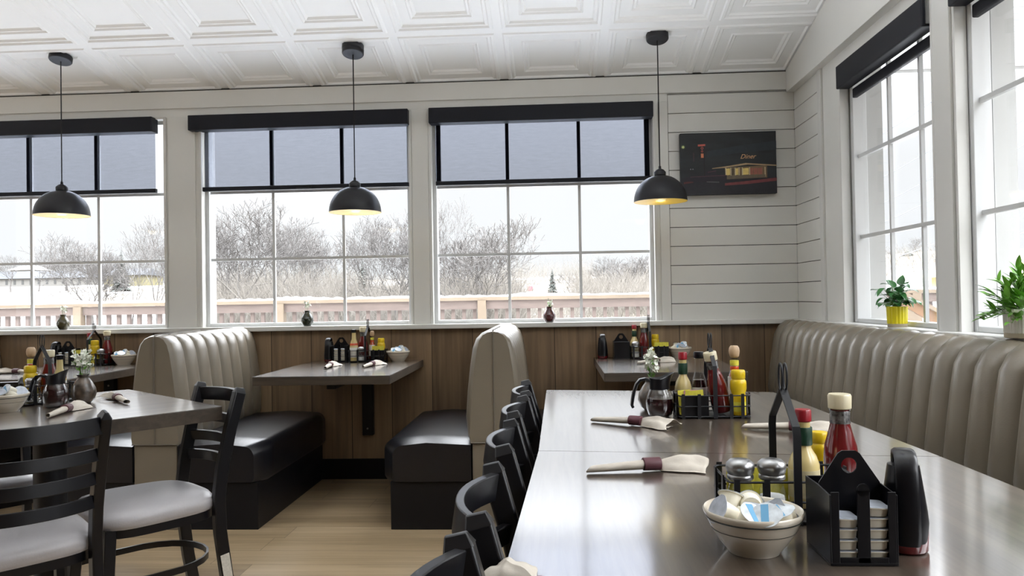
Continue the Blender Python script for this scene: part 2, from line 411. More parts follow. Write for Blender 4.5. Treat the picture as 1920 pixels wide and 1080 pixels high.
# ceiling: pressed tiles, each with two nested stepped mouldings
prof = [(0, 0), (.022, 0), (.030, -.010), (.044, -.010), (.052, .006), (.066, .003), (.075, .020), (.128, .020), (.136, .012), (.146, .026), (.156, .022), (.168, .040), (.305, .040)]
mb = MB()
CS = 1/sqrt(1+K*K); SN = K*CS
def CP(x, s_, h):      # s along the slope from the back wall, h above the tile plane
    h *= .6 if abs(h) < .05 else 1
    return (x, D-s_*CS+h*SN, 2.55+s_*SN+h*CS)
xs = [XR]+[.317+.61*k for k in range(1, -14, -1)]
ss = [0.005]+[.545+.61*k for k in range(16)]
for a, b in zip(xs, xs[1:]):
    for c, d_ in zip(ss, ss[1:]):
        x1, x0 = (a, a-.61) if a == XR else (a, b)
        # full tile rings, cut at the wall edges
        X1 = b+.61; S0 = d_-.61
        rings = []
        for off, h in prof:
            q = [(b+off, S0+off), (X1-off, S0+off), (X1-off, d_-off), (b+off, d_-off)]
            q = [(min(u, a), max(v, c)) for u, v in q]
            rings.append([CP(u, v, h) for u, v in q])
        base = len(mb.v)
        vs = [v for r in rings for v in r]
        fs = [(4*i+j, 4*i+4+j, 4*i+4+(j+1) % 4, 4*i+(j+1) % 4) for i in range(len(rings)-1) for j in range(4)]
        mb.add(vs, fs)
ceiling = struct(mb.build('ceiling', M['ceiling'], smooth=0))
mb = MB(); mb.add([CP(XL-.2, -.25, .06), CP(XR+.20, -.25, .06), CP(XR+.20, 9.9, .06), CP(XL-.2, 9.9, .06), CP(XL-.2, -.25, .16), CP(XR+.20, -.25, .16), CP(XR+.20, 9.9, .16), CP(XL-.2, 9.9, .16)],
                  [(0,3,2,1),(4,5,6,7),(0,1,5,4),(1,2,6,5),(2,3,7,6),(3,0,4,7)])
struct(mb.build('roof_deck', M['white'], smooth=0))

# openings
Z0, Z1 = .985, 2.37
BW = [(-5.55, -4.12), (-3.95, -2.53), (-2.30, -.905), (-.785, .655)]
RW = [(3.083, 4.06), (1.95, 2.925), (.80, 1.775), (-.35, .625)]
mb = MB()
edges = [XL-.2]+[v for w in BW for v in w]+[XR+.20]
for i in range(0, len(edges), 2):
    x0, x1 = edges[i], edges[i+1]
    if x1 > XR: 
        mb.box(x0, .74, D, D+.2, Z0, Z1); mb.box(.74, x1, D+.014, D+.2, Z0, Z1)
    else: mb.box(x0, x1, D, D+.2, Z0, Z1)
mb.box(XL-.2, .74, D, D+.2, Z1, 2.80); mb.box(.74, XR+.20, D+.014, D+.2, Z1, 2.80); mb.box(XL-.2, XR+.20, D, D+.2, 0, Z0)
struct(mb.build('wall_back', M['white'], smooth=0))
# header board over the windows and the vertical casing boards on the piers
mb = MB(); mb.box(XL, XR, D-.012, D, 2.425, 2.538)
struct(mb.build('trim_1', M['white'], bev=.002, smooth=0))
mb = MB(); mb.box(XL, XR, D-.004, D+.001, 2.538, 2.549)
struct(mb.build('trim_2', M['gap'], smooth=0))
mb = MB()
for x0, x1 in ((-2.515, -2.33), (-.90, -.79), (.68, .738), (-4.10, -3.97)): mb.box(x0, x1, D-.008, D, Z0, 2.372)
struct(mb.build('trim_3', M['white'], bev=.002, smooth=0))
# thin bright edge around each back window opening
mb = MB()
for x0, x1 in BW:
    mb.box(x0-.004, x0+.012, D-.012, D+.05, Z0, Z1); mb.box(x1-.012, x1+.004, D-.012, D+.05, Z0, Z1); mb.box(x0, x1, D-.012, D+.05, Z1-.012, Z1+.004)
struct(mb.build('trim_4', M['white_trim'], bev=.002, smooth=0))
# shiplap: back wall right of the windows and the return on the right wall
mb = MB(); zz = 2.415
while zz > Z0+.01:
    z0 = max(zz-.1165, Z0); mb.box(.742, XR, D, D+.012, z0, zz); zz -= .1205
struct(mb.build('trim_5', M['white'], bev=.001, smooth=0))
mb = MB(); zz = 2.415
while zz > Z0+.01:
    z0 = max(zz-.1165, Z0); mb.box(XR, XR+.012, 4.365, D, z0, zz); zz -= .1205
struct(mb.build('trim_6', M['white'], bev=.001, smooth=0))
mb = MB(); mb.box(.742, XR+.012, D+.0125, D+.0135, Z0, 2.42); mb.box(XR+.0125, XR+.0135, 4.365, D+.012, Z0, 2.42)
struct(mb.build('trim_7', M['gap'], smooth=0))

# right wall
HR = 2.33
mb = MB()
mb.box(XR+.014, XR+.20, 4.36, D+.2, Z0, HR)
mb.box(XR, XR+.20, RW[0][1], 4.36, Z0, HR)
for a, b in zip(RW, RW[1:]): mb.box(XR, XR+.20, b[1], a[0], Z0, HR)
mb.box(XR, XR+.20, YB-.2, RW[-1][0], Z0, HR)
mb.box(XR, XR+.20, YB-.2, D+.2, 0, Z0)
mb.prism([(YB-.2, HR), (4.36, HR), (4.36, cz(4.36)+.12), (YB-.2, cz(YB-.2)+.12)], XR, XR+.20, axis=0)
mb.prism([(4.36, HR), (D+.2, HR), (D+.2, cz(D)+.12), (4.36, cz(4.36)+.12)], XR+.014, XR+.20, axis=0)
struct(mb.build('wall_right', M['white'], smooth=0))
mb = MB(); mb.prism([(YB, 2.405), (D-.013, 2.405), (D-.013, cz(D)-.004), (YB, cz(YB)-.004)], 1.477, XR, axis=0)
struct(mb.build('trim_8', M['white'], bev=.002, smooth=0))
mb = MB(); mb.box(XR-.014, XR+.001, 4.31, 4.365, Z0, 2.405)
for a, b in zip([(4.4, 9)]+RW, RW):
    pass
for y0, y1 in ((2.94, 3.068), (1.79, 1.935)):
    mb.box(XR-.012, XR, y0, y1, Z0, 2.405)
struct(mb.build('trim_9', M['white_trim'], bev=.003, smooth=0))
mb = MB()
for y0, y1 in RW:
    mb.box(XR-.006, XR+.04, y0-.002, y0+.012, Z0, HR); mb.box(XR-.006, XR+.04, y1-.012, y1+.002, Z0, HR)
struct(mb.build('trim_10', M['white_trim'], bev=.002, smooth=0))

# unseen side of the room: left wall and rear wall, both with windows
mb = MB(); mb.box(XL-.2, XL, YB, D, 0, .75); mb.box(XL-.2, XL, YB, D, 2.45, 2.6)
for y0, y1 in ((YB, .1), (1.7, 2.1), (3.7, D)): mb.box(XL-.2, XL, y0, y1, .75, 2.45)
mb.prism([(YB-.2, 2.6), (D+.2, 2.6), (D+.2, cz(D)+.1), (YB-.2, cz(YB-.2)+.1)], XL-.2, XL, axis=0)
struct(mb.build('wall_left', M['wain'], smooth=0))
mb = MB(); mb.box(XL-.2, XR+.20, YB-.2, YB, 0, .8); mb.box(XL-.2, XR+.20, YB-.2, YB, 3.1, cz(YB)+.1)
mb.box(XL, XR+.2, YB-.2, YB, .8, 3.1)
struct(mb.build('wall_rear', M['wain'], smooth=0))

# wainscot panelling, sill ledges, black baseboard
mb = MB(); mb.box(XL, XR, D-.012, D, .13, .955)
struct(mb.build('trim_11', M['wain'], smooth=0))
mb = MB(); mb.box(XL, XR+.02, D-.055, D+.055, .957, .987)
struct(mb.build('trim_12', M['white_trim'], bev=.004, smooth=0))
mb = MB(); mb.box(1.475, XR+.055, YB, D-.056, .957, .987)
struct(mb.build('trim_13', M['white_trim'], bev=.004, smooth=0))
struct(MB().box(XL, XR, D-.022, D, 0, .13).build('baseboard_back', M['blackbase'], smooth=0))
struct(MB().box(XR-.02, XR, YB, D-.03, 0, .13).build('baseboard_right', M['blackbase'], smooth=0))

# bright exterior jambs round each window
mb = MB()
for x0, x1 in BW: mb.box(x0, x0+.006, D+.12, D+.205, Z0, Z1); mb.box(x1-.006, x1, D+.12, D+.205, Z0, Z1)
for y0, y1 in RW: mb.box(XR+.12, XR+.205, y0, y0+.006, Z0, HR); mb.box(XR+.12, XR+.205, y1-.026, y1, Z0, HR)
struct(mb.build('trim_16', mat('weathered_outer_trim', hexc(176, 176, 174), .6), smooth=0))
# windows
def window(n, axis, a0, a1, c, cols, rows, z0, z1, outward):
    """axis 0: lies in a plane y=c running along x; axis 1: plane x=c running along y"""
    w = empty('window_%d' % n, kind='structure')
    def bx(m_, u0, u1, v0, v1, za, zb):
        if axis == 0: m_.box(u0, u1, v0, v1, za, zb)
        else: m_.box(v0, v1, u0, u1, za, zb)
    fw = .036
    f = MB()
    bx(f, a0, a0+fw, c-.03, c+.04, z0, z1); bx(f, a1-fw, a1, c-.03, c+.04, z0, z1)
    bx(f, a0+fw, a1-fw, c-.03, c+.04, z0, z0+.022); bx(f, a0+fw, a1-fw, c-.03, c+.04, z1-fw, z1)
    f.build('window_frame', M['vinyl'], w, bev=.003, smooth=0)
    g = MB()
    for u in cols: bx(g, u-.009, u+.009, c-.004, c+.012, z0+.02, z1-.03)
    for r in rows: bx(g, a0+fw, a1-fw, c-.006, c+.010, r-.009, r+.009)
    g.build('muntin_grid', M['vinyl'], w, smooth=0)
    p = MB(); bx(p, a0+fw-.005, a1-fw+.005, c+.014, c+.018, z0+.015, z1-.03)
    p.build('glass_pane', M['pane'], w, smooth=0)
    return w
CY = D+.075
window(1, 0, BW[1][0], BW[1][1], CY, (-3.505, -3.035), (1.43, 1.875), .987, Z1, 1)
window(2, 0, BW[2][0], BW[2][1], CY, (-1.842, -1.372), (1.43, 1.875), .987, Z1, 1)
window(3, 0, BW[3][0], BW[3][1], CY, (-.286, .176), (1.43, 1.875), .987, Z1, 1)
window(4, 1, RW[0][0], RW[0][1]-.02, 1.60, (3.35, 3.656), (1.43, 1.85), .987, HR, 1)
window(5, 1, RW[1][0], RW[1][1], 1.60, (2.28, 2.59), (1.43, 1.85), .987, HR, 1)
window(6, 0, BW[0][0], BW[0][1], CY, (-5.07, -4.6), (1.43, 1.875), .987, Z1, 1)

# roller blinds
def back_blind(x0, x1, cols, lab, open_left):
    t = empty('roller_blind', (0, 0, 0), label=lab, cat='blind', group='half-lowered roller blinds on the back windows')
    MB().box(x0, x1, D-.062, D+.02, 2.268, 2.366).build('valance', M['blind_black'], t, bev=.004, smooth=0)
    l = x0+(.075 if open_left else .03); r = x1-.02
    q = MB(); q.box(l, r, D+.018, D+.0195, 1.905, 2.29); q.build('cloth', M['screen'], t, smooth=0)
    MB().box(x0+.03, x1-.012, D+.004, D+.030, 1.878, 1.906).build('hem_bar', M['blind_black'], t, bev=.004, smooth=0)
    g = MB().box(x0+.034, x0+.062, D+.022, D+.040, 1.88, 2.30)
    if x1 > 0: MB().box(x1-.05, x1-.02, D+.022, D+.040, 1.88, 2.30).build('side_channel', M['blind_black'], t, smooth=0)
    g.build('side_channel', M['blind_black'], t, smooth=0)
    for c in cols:  # added black bars over the muntins, standing in for their backlit shade
        MB().box(c-.011, c+.011, D+.045, D+.060, 1.90, 2.33).build('muntin_shade_bar', M['blind_black'], t, smooth=0)
    MB().box((x0+x1)/2-.03, (x0+x1)/2+.07, D+.000, D+.006, 1.885, 1.899).build('pull_tab', M['black'], t, bev=.001, smooth=0)
    return t
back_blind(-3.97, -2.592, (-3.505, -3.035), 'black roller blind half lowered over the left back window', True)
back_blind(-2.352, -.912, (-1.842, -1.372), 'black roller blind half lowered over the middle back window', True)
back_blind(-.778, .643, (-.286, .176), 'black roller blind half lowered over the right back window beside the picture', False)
def side_blind(y0, y1, lab):
    t = empty('roller_blind', (0, 0, 0), label=lab, cat='blind', group='rolled-up roller blinds on the right wall')
    MB().box(XR-.035, XR+.035, y0, y1, 2.205, 2.325).build('valance', M['blind_black'], t, bev=.006, smooth=0)
    MB().box(XR+.036, XR+.062, y0+.01, y1-.03, 2.15, 2.20).build('hem_bar', M['blind_black'], t, bev=.006, smooth=0)
    MB().box(XR-.02, XR+.03, y1-.001, y1+.006, 2.215, 2.315).build('end_bracket', M['chrome'], t, smooth=0)
    MB().box(XR-.02, XR+.03, y0-.006, y0+.001, 2.215, 2.315).build('end_bracket', M['chrome'], t, smooth=0)
side_blind(3.10, 4.02, 'black rolled-up blind above the yellow plant pot window on the right wall')
side_blind(1.98, 2.90, 'black rolled-up blind cut by the top edge, above the white plant pot window')

# ------------------------------------------------------------------ pendant lamps
def make_pendant():
    t = empty('pendant_lamp')
    n = 48
    dome = []; R_ = .152
    for i in range(15):
        a = i/14*radians(84); dome.append((R_*cos(a)**.92 if a < radians(83) else .02, .152*sin(a)))
    outer = MB().lathe([(R_-.003, .0)]+dome+[(0, .1525)], n)
    shd = outer.build('lamp_shade', M['shade'], t, smooth=50)
    inn = [((r-.004), z-.001) for r, z in dome]
    q = MB(); q.lathe([(R_+.0006, -.0005), (R_-.0035, -.001)]+[(max(r-.0045, .003), z*.975) for r, z in dome[1:]]+[(0, .146)], n)
    lin = q.build('shade_lining', M['gold'], shd, smooth=50)
    MB().lathe([(.022, .150), (.033, .152), (.034, .170), (.022, .184), (.008, .190), (.007, .205), (0, .206)], 24).build('socket_cap', M['shade'], t, smooth=50)
    b = MB().lathe([(0, .012), (.010, .014), (.022, .028), (.026, .045), (.020, .066), (.013, .085), (.013, .12), (0, .12)], 20)
    b.build('bulb', M['bulb'], t, smooth=60)
    return t
PX = [(-2.956, 4.389, 'leftmost'), (-1.162, 4.387, 'mid'), (.624, 4.385, 'right')]
rims = [at(116, 408, 1, 4.389), at(670, 402, 1, 4.387), at(1238, 382, 1, 4.385)]
proto = make_pendant()
labs = ['black dome pendant lamp with gold lining in front of the left window', 'black dome pendant lamp with gold lining in front of the middle window', 'black dome pendant lamp with gold lining beside the diner picture']
for i, (p_, r_) in enumerate(zip(PX, rims)):
    o = proto if i == 0 else copy_tree(proto)
    z = r_.z+.012
    o.location = (p_[0], p_[1], z); tag(o, labs[i], 'lamp', 'black dome pendant lamps')
    top = cz(p_[1])
    MB().tube([(0, 0, .20), (0, 0, top-z-.02)], .0033, 8).build('cord', M['blackmatte'], o)
    ang = -math.atan(K); rm = Matrix.Rotation(ang, 3, 'X')
    q = MB(); q.lathe([(.060, -.024), (.064, -.018), (.064, .010)], 36, c=(0, 0, top-z), mt=Matrix.Rotation(ang, 3, 'X'))
    q.build('ceiling_canopy', M['shade'], o, bev=.002)
    ld = bpy.data.lights.new('bulb_light', 'POINT'); ld.energy = .3; ld.color = (1, .9, .62); ld.shadow_soft_size = .03
    lo = bpy.data.objects.new('bulb_light', ld); COL.objects.link(lo); lo.parent = o; lo.location = (0, 0, .0)

# unseen glowing ceiling panels added for fill light, out of view
for i, (x, y) in enumerate(((-.9, -1.4), (-3.95, -1.4), (-5.3, -1.4), (-.9, -3.2), (-3.95, -3.2), (-5.3, 1.0))):
    t = empty('fill_panel', (x, y, cz(y)-.02), label='unseen glowing ceiling panel added for fill light, out of view', cat='fill light', group='unseen ceiling panels added for fill light')
    t.rotation_euler.x = -math.atan(K)
    MB().box(-.3, .3, -.3, .3, -.02, .0).build('frame', M['white_trim'], t, smooth=0)
    MB().box(-.28, .28, -.28, .28, -.026, -.021).build('diffuser', M['fillpanel'], t, smooth=0)

# unseen hanging bowl uplights added to brighten the ceiling (just above the view)
for i, x in enumerate((-5.0, -3.2, -1.2, .65)):
    z = 2.12; t = empty('fill_uplight', (x, 1.7, z), label='unseen white bowl uplight added to brighten the ceiling, above the view', cat='lamp', group='unseen bowl uplights added to brighten the ceiling')
    MB().lathe([(0, -.10), (.08, -.095), (.16, -.06), (.21, 0), (.205, 0), (.155, -.055), (.075, -.088), (0, -.092)], 32).build('bowl', M['white_trim'], t)
    q = MB()
    for k in range(3):
        a = 2*pi*k/3; q.tube([(.2*cos(a), .2*sin(a), 0), (0, 0, .5)], .002, 5)
    q.tube([(0, 0, .5), (0, 0, cz(1.7)-z-.01)], .003, 5); q.build('suspension', M['metal_dull'], t)
    ld = bpy.data.lights.new('ceiling_fill', 'AREA'); ld.shape = 'DISK'; ld.size = .3; ld.energy = (12, 17, 32, 62)[i]; ld.color = (.93, .965, 1)
    lo = bpy.data.objects.new('ceiling_fill', ld); COL.objects.link(lo); lo.parent = t; lo.location = (0, 0, -.02); lo.rotation_euler = (pi, 0, 0)

# ------------------------------------------------------------------ picture on the shiplap
PT = empty('wall_picture', (0, 0, 0), label='dark canvas picture of a lit roadside diner at night', cat='picture')
px0, px1, pz0, pz1 = .808, 1.400, 1.770, 2.160
yc = 4.772
MB().box(px0, px1, yc, 4.811, pz0, pz1).build('canvas', M['canvas'], PT, bev=.003, smooth=0)
def pm(name, rgb, r=.6): 
    if name not in M: M[name] = mat(name, hexc(*rgb), r, var=.12, vscale=40)
    return M[name]
pw, ph = px1-px0, pz1-pz0
pic_i = [0]
def pic(name, poly, m_, dy=0):
    """flat printed shape, coordinates as fractions of the picture"""
    pic_i[0] += 1
    y = yc-.0004-pic_i[0]*.00008
    q = MB(); q.add([(px0+a*pw, y, pz1-b*ph) for a, b in poly], [tuple(range(len(poly)))]); return q.build(name, m_, PT, smooth=0)
road = pm('print_road', (40, 36, 44)); pic('printed_road', [(0, .72), (1, .74), (1, 1), (0, 1)], pm('print_ground', (34, 33, 40)))
pic('printed_cloud', [(.28, .30), (.62, .22), (1, .16), (1, .30), (.62, .34), (.28, .40)], pm('print_cloud', (38, 45, 52)))
pic('printed_kerb', [(.46, .82), (.72, .79), (1, .75), (1, .80), (.72, .84), (.46, .86)], pm('print_kerb', (112, 52, 54)))
pic('printed_kerb', [(.03, .79), (.13, .77), (.13, .80), (.03, .82)], pm('print_kerb2', (92, 44, 44)))
pic('printed_roof', [(.33, .575), (.52, .54), (.68, .505), (1, .545), (1, .565), (.70, .53), (.46, .575), (.33, .585)], pm('print_roof', (172, 146, 112)))
pic('printed_wall', [(.46, .575), (.90, .55), (.90, .745), (.47, .755)], pm('print_wall', (118, 96, 70)))
for a, b, c in ((.475, .515, 'print_win'), (.525, .56, 'print_win2'), (.57, .60, 'print_win'), (.645, .71, 'print_win'), (.72, .755, 'print_win3'), (.76, .80, 'print_win3'), (.805, .85, 'print_win3')):
    pic('printed_window', [(a, .59), (b, .585), (b, .69), (a, .695)], pm(c, {'print_win': (222, 196, 120), 'print_win2': (80, 70, 52), 'print_win3': (150, 92, 76)}[c]))
for a in (.468, .52, .565, .605, .64, .715, .875):
    pic('printed_post', [(a, .575), (a+.008, .575), (a+.008, .73), (a, .73)], pm('print_post', (214, 200, 160)))
pic('printed_base', [(.47, .70), (.88, .695), (.88, .745), (.47, .76)], pm('print_base', (104, 92, 74)))
pic('printed_car', [(.05, .71), (.24, .70), (.27, .62), (.33, .605), (.36, .61), (.38, .68), (.48, .70), (.48, .77), (.30, .80), (.05, .78)], pm('print_car', (38, 32, 42)))
pic('printed_car_line', [(.10, .705), (.48, .69), (.48, .70), (.10, .715)], pm('print_carline', (88, 54, 66)))
pic('printed_car_line', [(.28, .635), (.37, .615), (.37, .625), (.285, .645)], pm('print_carline', (88, 54, 66)))
pic('printed_car_line', [(.27, .79), (.40, .80), (.40, .806), (.27, .796)], pm('print_chrome', (140, 140, 140)))
pic('printed_sign_pole', [(.20, .20), (.255, .20), (.255, .70), (.245, .70), (.24, .42), (.20, .42)], pm('print_signback', (26, 22, 26)))
pic('printed_sign_board', [(.185, .19), (.262, .185), (.262, .215), (.185, .22)], pm('print_sign', (196, 96, 84)))
pic('printed_sign_board', [(.215, .335), (.243, .335), (.243, .405), (.215, .405)], pm('print_sign2', (206, 128, 92)))
def disc(cx_, cz_, r, m_, name, r2=0):
    n = 20; k = pw/ph
    pts = [(cx_+r*cos(2*pi*i/n), cz_+r*k*sin(2*pi*i/n)) for i in range(n)]; pic(name, pts, m_)
disc(.030, .225, .024, pm('print_glow', (70, 84, 60)), 'printed_lamp_glow'); disc(.030, .225, .014, pm('print_lamp', (206, 214, 150)), 'printed_lamp')
disc(.228, .25, .014, pm('print_sign', (196, 96, 84)), 'printed_sign_ring'); disc(.228, .25, .008, pm('print_signback', (26, 22, 26)), 'printed_sign_ring')
disc(.228, .30, .011, pm('print_sign', (196, 96, 84)), 'printed_sign_ring'); disc(.228, .30, .006, pm('print_signback', (26, 22, 26)), 'printed_sign_ring')
disc(.105, .585, .006, pm('print_grey', (150, 150, 160)), 'printed_dot'); disc(.128, .585, .006, pm('print_grey', (150, 150, 160)), 'printed_dot')
pic('printed_pole', [(.135, .32), (.141, .32), (.141, .46), (.135, .46)], pm('print_carline', (88, 54, 66)))
def text(body, size, m_, parent, loc, rot, name='lettering', shear=0, ext=.0002, align='CENTER'):
    cu = bpy.data.curves.new(name, 'FONT'); cu.body = body; cu.size = size; cu.shear = shear; cu.extrude = ext; cu.align_x = align
    o = bpy.data.objects.new('tmp', cu); COL.objects.link(o)
    me = bpy.data.meshes.new_from_object(o); bpy.data.objects.remove(o)
    me.materials.clear(); me.materials.append(m_)
    q = bpy.data.objects.new(name, me); COL.objects.link(q); q.parent = parent; q.location = loc; q.rotation_euler = rot
    return q
text('Diner', .040, pm('print_sign3', (216, 168, 120)), PT, (px0+.70*pw, yc-.004, pz1-.435*ph), (radians(90), 0, 0), shear=.4)

# ------------------------------------------------------------------ booth benches
def channel_side(mb, L_, cw, prof, bulge, sgn, nper=12, y0=0):
    """channel-tufted cushion face: prof [(outward, z, weight)], running L_ along y in channels cw wide"""
    nch = max(1, round(L_/cw)); cw = L_/nch; cols = nch*nper+1; n = len(prof); vs = []
    for i in range(cols):
        y = y0+L_*i/(cols-1); t = abs(sin(pi*(i/nper)))**.58 if i % nper else 0
        for j, (o_, z, w_) in enumerate(prof):
            nx, nz_ = 0, 0
            a = prof[max(j-1, 0)]; b = prof[min(j+1, n-1)]; dx, dz = b[0]-a[0], b[1]-a[1]; l = sqrt(dx*dx+dz*dz) or 1
            nx, nz_ = dz/l, -dx/l
            k = bulge*t*w_
            vs.append((sgn*(o_+nx*k), y, z+nz_*k))
    fs = []
    for i in range(cols-1):
        for j in range(n-1):
            f = (i*n+j, (i+1)*n+j, (i+1)*n+j+1, i*n+j+1); fs.append(f if sgn > 0 else f[::-1])
    # end caps
    for i, fl in ((0, 1), (cols-1, -1)):
        y = y0 if i == 0 else y0+L_
        b = len(vs); vs += [(0, y, prof[0][1]), (0, y, prof[-1][1])]
        ring = [b]+[i*n+j for j in range(n)]+[b+1]
        if (fl > 0) == (sgn > 0): pass
        else: ring = ring[::-1]
        fs.append(tuple(ring))
    mb.add(vs, fs)
HB = .43
backprof = [(.118, HB, .0), (.122, .46, .5), (.118, .55, 1), (.108, .68, 1), (.094, .80, 1), (.080, .89, 1), (.068, .935, .8), (.050, .962, .5), (.026, .975, .35), (.0, .980, .2)]
def seat_cushion(mb, x0, x1, y0, y1, z0, z1, r=.05, sgn=1):
    """long seat cushion, x0 at the back, x1 the knee edge; rounded front edge and corners"""
    n = 8; pts = [(x0, z0)]
    pts += [(x1-.012*sgn, z0)]
    pts += [(x1, z0+.02)]
    pts += [(x1-sgn*r*(1-cos(a)), z1-r+r*sin(a)) for a in [i/n*pi/2 for i in range(n+1)]]
    mid = (x0+x1)/2
    pts += [(mid, z1+.012), (x0, z1)]
    # rounded in plan: narrow near ends
    ny = 17; vs = []
    k = len(pts)
    for i in range(ny):
        t = i/(ny-1); y = y0+(y1-y0)*t
        # end rounding
        e = min(t, 1-t)*(y1-y0); q = 0
        if e < r: q = r-sqrt(max(r*r-(r-e)**2, 0))
        for (x, z) in pts:
            dx = sgn*q if abs(x-x1) < abs(x1-x0)*.5 else 0
            dz = -q*.35 if z > (z0+z1)/2 else 0
            vs.append((x-dx, y, z+dz))
    fs = [(i*k+j, i*k+(j+1) % k, (i+1)*k+(j+1) % k, (i+1)*k+j) for i in range(ny-1) for j in range(k)]
    fs += [tuple(range(k))[::-1], tuple((ny-1)*k+j for j in range(k))]
    if sgn < 0: fs = [f[::-1] for f in fs]
    mb.add(vs, fs)
YS = [3.72, 3.735, 3.75]
def booth_bench(xc, label, left=True, right=True, wtop=None):
    y0, y1 = 3.72, D-.014; L_ = y1-y0
    t = empty('booth_bench', (xc, y0, 0), label=label, cat='bench', group='double-sided booth benches against the back wall')
    b = MB()
    channel_side(b, L_, .137, backprof, .028, 1); channel_side(b, L_, .137, backprof, .028, -1)
    br = b.build('backrest', M['taupe'], t, smooth=40)
    MB().tube([(0, -.002, .43), (0, -.003, .7), (0, -.003, .975), (0, .012, .986), (0, .5, .987)], .0035, 6).build('piping', M['taupe_seam'], br)
    MB().tube([(-.118, -.002, .431), (0, -.004, .431), (.118, -.002, .431)], .003, 6).build('piping', M['taupe_seam'], br)
    MB().box(-.112, .112, .006, L_, 0, .428).build('back_base', M['taupe'], t, bev=.004, smooth=0)
    for sg, on in ((1, right), (-1, left)):
        if not on: continue
        s = MB(); seat_cushion(s, sg*.118, sg*.565, .0, L_, .24, .44, .055, sg)
        s.build('seat', M['blackvinyl'], t, smooth=45)
        MB().box(sg*.114, sg*.525, .012, L_, 0, .238).build('seat_base', M['blackbase'], t, bev=.003, smooth=0)
    return t
booth_bench(-3.755, 'taupe channelled booth bench at the far left end behind the left booth table')
booth_bench(-2.03, 'taupe channelled booth bench between the left and middle booth tables, behind the square table')
booth_bench(-.305, 'taupe channelled booth bench between the middle and right booth tables, seen end on')

# long wall bench under the right-hand windows
t = empty('wall_bench', (0, 0, 0), label='long taupe channelled wall bench under the right-hand windows', cat='bench')
wp = [(.130, .44, .0), (.135, .47, .5), (.128, .58, 1), (.113, .70, 1), (.100, .80, 1), (.086, .885, 1), (.070, .930, .8), (.048, .957, .55), (.022, .967, .35), (.0, .969, .1)]
b = MB(); LB = D-.02-.2; nch = round(LB/.132)
channel_side(b, LB, .132, wp, .052, -1, y0=.2)
o = b.build('backrest', M['taupe'], t, smooth=40, loc=(1.487, 0, 0))
MB().box(1.487, XR-.001, .2, D-.02, .30, .955).build('back_board', M['taupe'], t, smooth=0)
s = MB(); seat_cushion(s, 1.36, .97, .2, D-.02, .26, .45, .05, -1); s.build('seat', M['blackvinyl'], t, smooth=45)
MB().box(1.02, XR-.022, .2, D-.03, 0, .258).build('seat_base', M['blackbase'], t, smooth=0)
MB().box(1.365, 1.486, .2, D-.02, .26, .44).build('back_base', M['taupe'], t, smooth=0)

# ------------------------------------------------------------------ tables
def booth_table(x0, x1, label):
    xc = (x0+x1)/2; y0, y1 = 3.80, D-.014
    t = empty('booth_table', (xc, (y0+y1)/2, 0), label=label, cat='table', group='booth tables fixed to the back wall')
    w = (x1-x0)/2; h = (y1-y0)/2
    MB().box(-w, w, -h, h, .7595, .7605).build('tabletop', M['table'], t, smooth=0)
    MB().box(-w, w, -h, h, .715, .7593).build('table_edge', M['table_edge'], t, bev=.003, smooth=0)
    q = MB(); q.box(-.035, .035, h-.045, h-.001, .285, .7145); q.box(-.025, .025, -h+.18, h-.05, .672, .7145)
    q.box(-.05, .05, -h+.12, -h+.2, .70, .7145)
    wb = q.build('wall_bracket', M['blackmatte'], t, bev=.004, smooth=0)
    for zz in (.33, .62): MB().lathe([(.006, 0), (.006, .004), (0, .005)], 10, c=(0, 0, 0), mt=Matrix.Rotation(radians(90), 3, 'X')).build('bolt', M['metal_dull'], wb, loc=(0, h-.046, zz))
    return t
booth_table(-3.25, -2.545, 'grey wood-look booth table at the far left, partly hidden behind the square table')
booth_table(-1.555, -.842, 'grey wood-look booth table between the two benches under the middle window')
booth_table(.245, .955, 'grey wood-look booth table in the right corner behind the long table')

def quad_table(name, corners, ztop, label, cat, group, pedestal, grain_mat, thick=.045, rz=None):
    cx = sum(c[0] for c in corners)/4; cy = sum(c[1] for c in corners)/4
    t = empty(name, (cx, cy, 0), label=label, cat=cat, group=group)
    if rz: t.rotation_euler.z = rz
    rot = Matrix.Rotation(-(rz or 0), 2)
    pts = [tuple(rot @ Vector((x-cx, y-cy))) for x, y in corners]
    MB().prism(pts, ztop-.001, ztop).build('tabletop', grain_mat, t, smooth=0)
    MB().prism(pts, ztop-thick, ztop-.0012).build('table_edge', M['table_edge'], t, bev=.002, smooth=0)
    for (a, b) in pedestal:
        q = MB(); q.lathe([(.038, .03), (.038, ztop-thick-.012)], 24, c=(a, b, 0)).build('pedestal_post', M['blackmatte'], t)
        q = MB(); q.bar((a-.28, b, .02), (a+.28, b, .02), .07, .035); q.bar((a, b-.28, .0195), (a, b+.28, .0195), .07, .035); q.build('pedestal_foot', M['blackmatte'], t, bev=.006, smooth=0)
        q = MB(); q.box(a-.17, a+.17, b-.17, b+.17, ztop-thick-.012, ztop-thick); q.build('mounting_plate', M['blackmatte'], t, smooth=0)
    return t
quad_table('dining_table', [(-.046, 1.938), (.906, 1.842), (.869, 3.071), (-.038, 3.217)], .75, 'far half of the long grey wood-look table, by the right wall', 'table', 'two tables pushed together along the right wall bench', [(0, 0)], M['table'])
quad_table('dining_table', [(-.100, .50), (.915, .45), (.906, 1.839), (-.046, 1.935)], .75, 'near half of the long grey wood-look table, holding the bowl of creamers', 'table', 'two tables pushed together along the right wall bench', [(0, 0)], M['table'])
